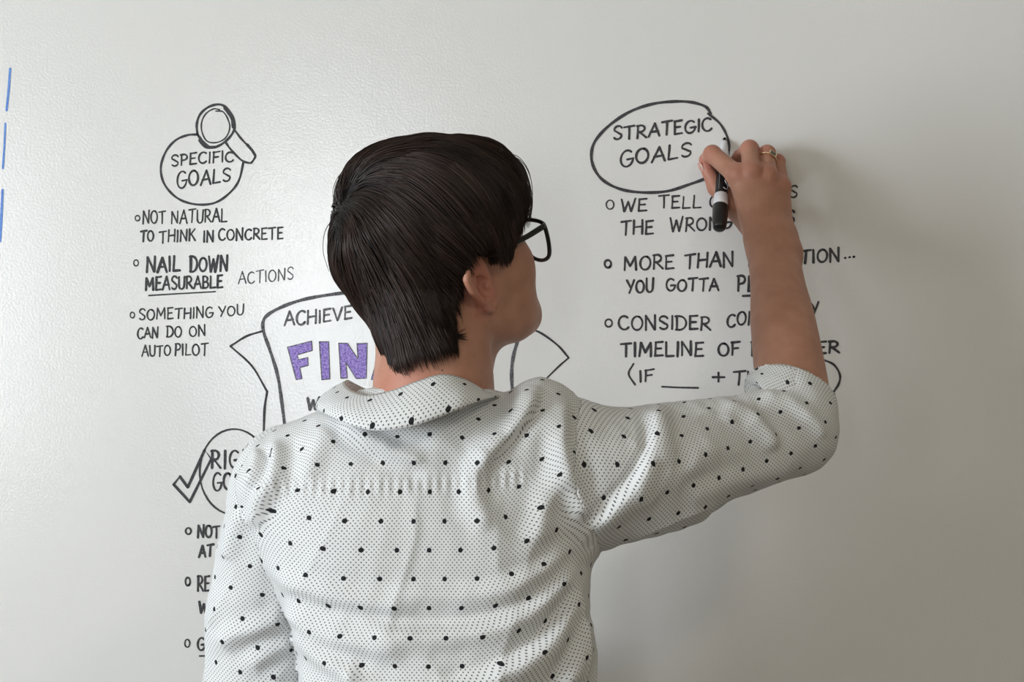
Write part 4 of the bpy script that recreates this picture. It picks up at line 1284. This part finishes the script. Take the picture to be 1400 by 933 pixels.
# thin fringe falling past the temple
Vs, Fs = [], []
for i in range(110):
    t_ = rs.rand(); k_ = t_ * 14; dp = -0.40 + rs.uniform(-0.03, 0.02)
    pts = [P(686 - k_ * 0.8 + rs.uniform(-3, 3), 203 + k_ * 0.9, dp - 0.01), P(708 - k_ + rs.uniform(-2, 2), 218 + k_ * 0.8, dp), P(722 - k_ + rs.uniform(-2, 2), 246 + k_ * 0.5, dp), P(727 - k_ * 1.1 + rs.uniform(-2, 2), 276, dp), P(725 - k_ * 1.2 + rs.uniform(-3, 2), rs.uniform(292, 312), dp)]
    cc = catmull(pts, 4); v, f = tube(cc, np.linspace(0.0006, 0.00012, len(cc)), 3); Vs, Fs = merge([(Vs, Fs), (v, f)])
o = mesh_np('fringe', Vs, Fs, M['strand'], None); o.parent = hair; tag(o, kind='stuff'); set_attr(o, 'tone', [0.45] * len(Vs))
# side lock in front of the ear
Vs, Fs = [], []
for i in range(46):
    f0 = 0.016 + 0.020 * rs.rand(); r0 = 0.0775
    pts = [hl(f0 + 0.006, r0, 0.025), hl(f0 + 0.003, r0 + 0.001, 0.002), hl(f0 + rs.uniform(-.002, .002), r0 - 0.0015, -0.020 - 0.006 * rs.rand()), hl(f0 + rs.uniform(-.003, .001), r0 - 0.0045, -0.026 - 0.010 * rs.rand())]
    c = catmull(pts, 5); v, f = tube(c, np.linspace(0.0007, 0.00012, len(c)), 3); Vs, Fs = merge([(Vs, Fs), (v, f)])
o = mesh_np('side_lock', Vs, Fs, M['strand'], None); o.parent = hair; tag(o, kind='stuff'); set_attr(o, 'tone', [0.25] * len(Vs))
# lock flicking forward under the ear
Vs, Fs = [], []
for i in range(90):
    a_, b_ = rs.uniform(-1, 1), rs.uniform(0, 1)
    pts = [P(585 + 10 * a_, 395 + 14 * b_, -0.53), P(598 + 9 * a_, 428 + 12 * b_, -0.528), P(614 + 8 * a_, 448 + 14 * b_, -0.515), P(628 + 12 * b_ + 3 * a_, 456 + 12 * b_ * a_ + 3, -0.502)]
    cc = catmull(pts, 5); v, f = tube(cc, np.linspace(0.0008, 0.0001, len(cc)), 3); Vs, Fs = merge([(Vs, Fs), (v, f)])
o = mesh_np('nape_lock', Vs, Fs, M['strand'], None); o.parent = hair; tag(o, kind='stuff'); set_attr(o, 'tone', [0.2] * len(Vs))
# eyebrows
for s in (-1, 1):
    c = catmull([hl(0.096, 0.014 * s, 0.006), hl(0.094, 0.030 * s, 0.011), hl(0.080, 0.047 * s, 0.006)], 6)
    v, f = tube(c, np.linspace(0.003, 0.0012, len(c)), 6); mesh_np('eyebrow', v, f, M['hair'], person)

# ------------------------------------------------------------------ spectacles
gl = empty('eyeglasses', tuple(hl(0.108, 0, -0.02)))
tag(gl, 'black plastic eyeglasses on the person\'s face, temple arm over the ear', 'glasses')
Vs, Fs = [], []
def rim_pts(s, inset=0.0):
    out = []
    base = [(0.014, -0.010), (0.024, -0.0045), (0.045, -0.0035), (0.066, -0.006), (0.0715, -0.012), (0.069, -0.030), (0.060, -0.046), (0.042, -0.0515), (0.024, -0.047), (0.015, -0.030)]
    cx_, cu_ = 0.043, -0.027
    for r, u in base:
        r = cx_ + (r - cx_) * (1 - inset); u = cu_ + (u - cu_) * (1 - inset)
        out.append(hl(0.112 - 1.3 * r * r, r * s, u))
    return catmull_closed(out, 5)
for s in (-1, 1):
    v, f = tube(rim_pts(s), 0.0024, 8, closed=True); Vs, Fs = merge([(Vs, Fs), (v, f)])
c = catmull([hl(0.112, -0.016, -0.014), hl(0.117, 0, -0.0105), hl(0.112, 0.016, -0.014)], 6)
v, f = tube(c, 0.0021, 8); Vs, Fs = merge([(Vs, Fs), (v, f)])
mesh_np('frame', Vs, Fs, M['acetate'], gl)
for s in (-1, 1):
    rp = rim_pts(s, 0.02); cen = rp.mean(0) + hF * 0.001
    Vl = [cen + hF * 0.0007] + [p_ + hF * 0.0007 for p_ in rp] + [cen - hF * 0.0007] + [p_ - hF * 0.0007 for p_ in rp]
    n = len(rp); Fl = []
    for i in range(n):
        j = (i + 1) % n
        Fl += [(0, 1 + i, 1 + j), (n + 1, n + 2 + j, n + 2 + i), (1 + i, n + 2 + i, n + 2 + j, 1 + j)]
    mesh_np('lens', Vl, Fl, M['lens'], gl, smooth=False)
    tc_ = catmull([hl(0.1065, 0.0715 * s, -0.0095), hl(0.098, 0.0745 * s, -0.0100), hl(0.060, 0.0785 * s, -0.0115), hl(0.012, 0.0800 * s, -0.0075), hl(-0.010, 0.0790 * s, -0.0045), hl(-0.0225, 0.0765 * s, -0.016), hl(-0.033, 0.0760 * s, -0.044)], 6)
    v, f = tube(tc_, np.interp(np.linspace(0, 1, len(tc_)), [0, 0.15, 0.7, 1], [0.0024, 0.0026, 0.0019, 0.0021]), 8, flat=(1.25, 0.6, hR))
    te = mesh_np('temple', v, f, M['acetate'], gl)
    v, f = lathe(hl(-0.0322, 0.0765 * s, -0.041), hl(-0.0322, 0.0785 * s, -0.041), [(0, 0.0008), (0.0016, 0.0008), (0.0017, 0.0004)], 10)
    mesh_np('rivet', v, f, M['steel'], te)

# ------------------------------------------------------------------ marker pen
PA, PB = P(990.5, 188.5, -0.0015), P(983.5, 311, -0.090)
PL = np.linalg.norm(PB - PA); pd = (PB - PA) / PL
pen = empty('marker_pen', tuple(PA))
tag(pen, 'black and white dry erase marker held in the right hand, tip on the wall', 'marker')
k_ = PL
def frac(py): return (py - 188.5) / (311 - 188.5) * PL
def lp(name, prof, mat, parent=pen, sides=32):
    v, f = lathe(PA, PB, prof, sides); o = mesh_np(name, v, f, mat, parent)
    return o
lp('nib', [(0, 0.0010), (0.0012, 0.0018), (0.0065, 0.0024), (0.009, 0.0024)], M['felt'])
lp('barrel', [(0.0065, 0.0030), (0.008, 0.0040), (0.022, 0.0050), (0.0235, 0.0062), (0.034, 0.0072), (0.036, 0.0076), (frac(268), 0.0077), (frac(268) + 0.0008, 0.0090), (frac(283), 0.0094), (frac(283) + 0.004, 0.0092)], M['pen_white'])
lab = lp('label_wrap', [(0.040, 0.0078), (0.0402, 0.0080), (frac(268) - 0.0004, 0.0080), (frac(268), 0.0078)], M['pen_black'])
lp('cap', [(frac(283), 0.0096), (frac(283) + 0.001, 0.0101), (frac(300), 0.0095), (frac(307), 0.0090), (PL + 0.0005, 0.0082), (PL + 0.0025, 0.0066), (PL + 0.003, 0.003)], M['pen_black'])
e1 = np.array([0, -1.0, 0]); e1 = e1 - pd * (e1 @ pd); e1 /= np.linalg.norm(e1); e2 = np.cross(pd, e1)
if e2[0] < 0: e2 = -e2
def on_pen(t, ang, r=0.0082): return PA + pd * t + r * (math.cos(ang) * e1 + math.sin(ang) * e2)
Vs, Fs = [], []
t1 = frac(236); t2 = frac(264)
for pts, r_ in (
    ([(t2 - .002, .15), (t2 - .0005, .55), (t2 - .003, .95), (t2 - .008, .95), (t2 - .0105, .60), (t2 - .0135, .35), (t2 - .0165, .60), (t2 - .016, .95)], 0.00050),
    ([(t2 - .020, .30), (t2 - .0185, .75), (t2 - .021, 1.05), (t2 - .024, .70), (t2 - .022, .30), (t2 - .020, .30)], 0.00042),
    ([(t2 - .026, .45), (t2 - .0285, .95), (t2 - .031, .50)], 0.00042)):
    c = catmull([on_pen(t, a_) for t, a_ in pts], 5); v, f = tube(c, r_, 5); Vs, Fs = merge([(Vs, Fs), (v, f)])
mesh_np('lettering', Vs, Fs, M['pen_white'], lab)
Vs, Fs = [], []
tt = t1 - 0.004
while tt < t2:
    L_ = rs.uniform(0.0009, 0.0022)
    c = [on_pen(tt, -0.55, 0.0081), on_pen(tt + L_, -0.55, 0.0081)]; v, f = tube(c, 0.00022, 4); Vs, Fs = merge([(Vs, Fs), (v, f)])
    tt += L_ + 0.0007
mesh_np('fine_print', Vs, Fs, M['pen_white'], lab)

# ------------------------------------------------------------------ ring on the ring finger
m0, m1 = HND['ring'][0][0], HND['ring'][0][1]
rc = m0 * 0.30 + m1 * 0.70; ra = (m1 - m0) / np.linalg.norm(m1 - m0)
ra = ra + np.array([0.25, 0, 0]); ra /= np.linalg.norm(ra)
rg = empty('finger_ring', tuple(rc)); tag(rg, 'pale gold ring with a square top on the raised hand', 'ring')
t = np.linspace(0, 2 * math.pi, 48, endpoint=False)
f1 = np.array([0, -1.0, 0.15]); f1 = f1 - ra * (f1 @ ra); f1 /= np.linalg.norm(f1); f2 = np.cross(ra, f1)
c = rc + 0.0119 * (np.cos(t)[:, None] * f1 + np.sin(t)[:, None] * f2)
v, f = tube(c, 0.0010, 8, closed=True)
mesh_np('band', v, f, M['gold'], rg)
n_ = f1 * 0.85 + np.array([0.25, 0, 0]); n_ /= np.linalg.norm(n_); u_ = ra - n_ * (ra @ n_); u_ /= np.linalg.norm(u_); w_ = np.cross(n_, u_)
def plate(cc, hw, hh, th):
    V = [cc + n_ * a + u_ * b * hh + w_ * d * hw for a in (-th, th) for b in (-1, 1) for d in (-1, 1)]
    return V, [(0, 1, 3, 2), (4, 6, 7, 5), (0, 4, 5, 1), (2, 3, 7, 6), (0, 2, 6, 4), (1, 5, 7, 3)]
pc = rc + n_ * 0.0128
v, f = plate(pc, 0.0054, 0.0044, 0.0009); pl = mesh_np('square_top', v, f, M['gold'], rg, smooth=False)
bm_ = pl.modifiers.new('bev', 'BEVEL'); bm_.width = 0.0004; bm_.segments = 2
v, f = plate(pc + n_ * 0.0009, 0.0036, 0.0028, 0.0004); mesh_np('dark_inlay', v, f, new_mat('ring_inlay', (0.10, 0.08, 0.06), 0.3, 0.5), pl, smooth=False)

# ------------------------------------------------------------------ ceiling lamp (outside the frame, added to account for the warm fill)
fill_lamp = empty('added_fill_lamp', (0.9, -2.3, RZ1)); tag(fill_lamp, 'added unseen round lamp above the middle of the room', 'fill_lamp')
v, f = lathe((0.9, -2.3, RZ1), (0.9, -2.3, 2.0), [(0, 0.25), (0.02, 0.25), (0.03, 0.24)], 48); mesh_np('fill_lamp_base', v, f, M['white_trim'], fill_lamp)
v, f = lathe((0.9, -2.3, RZ1 - 0.03), (0.9, -2.3, 2.0), [(0, 0.235), (0.04, 0.225), (0.065, 0.18), (0.075, 0.08)], 48); mesh_np('fill_lamp_shade', v, f, M['fill_lamp'], fill_lamp)
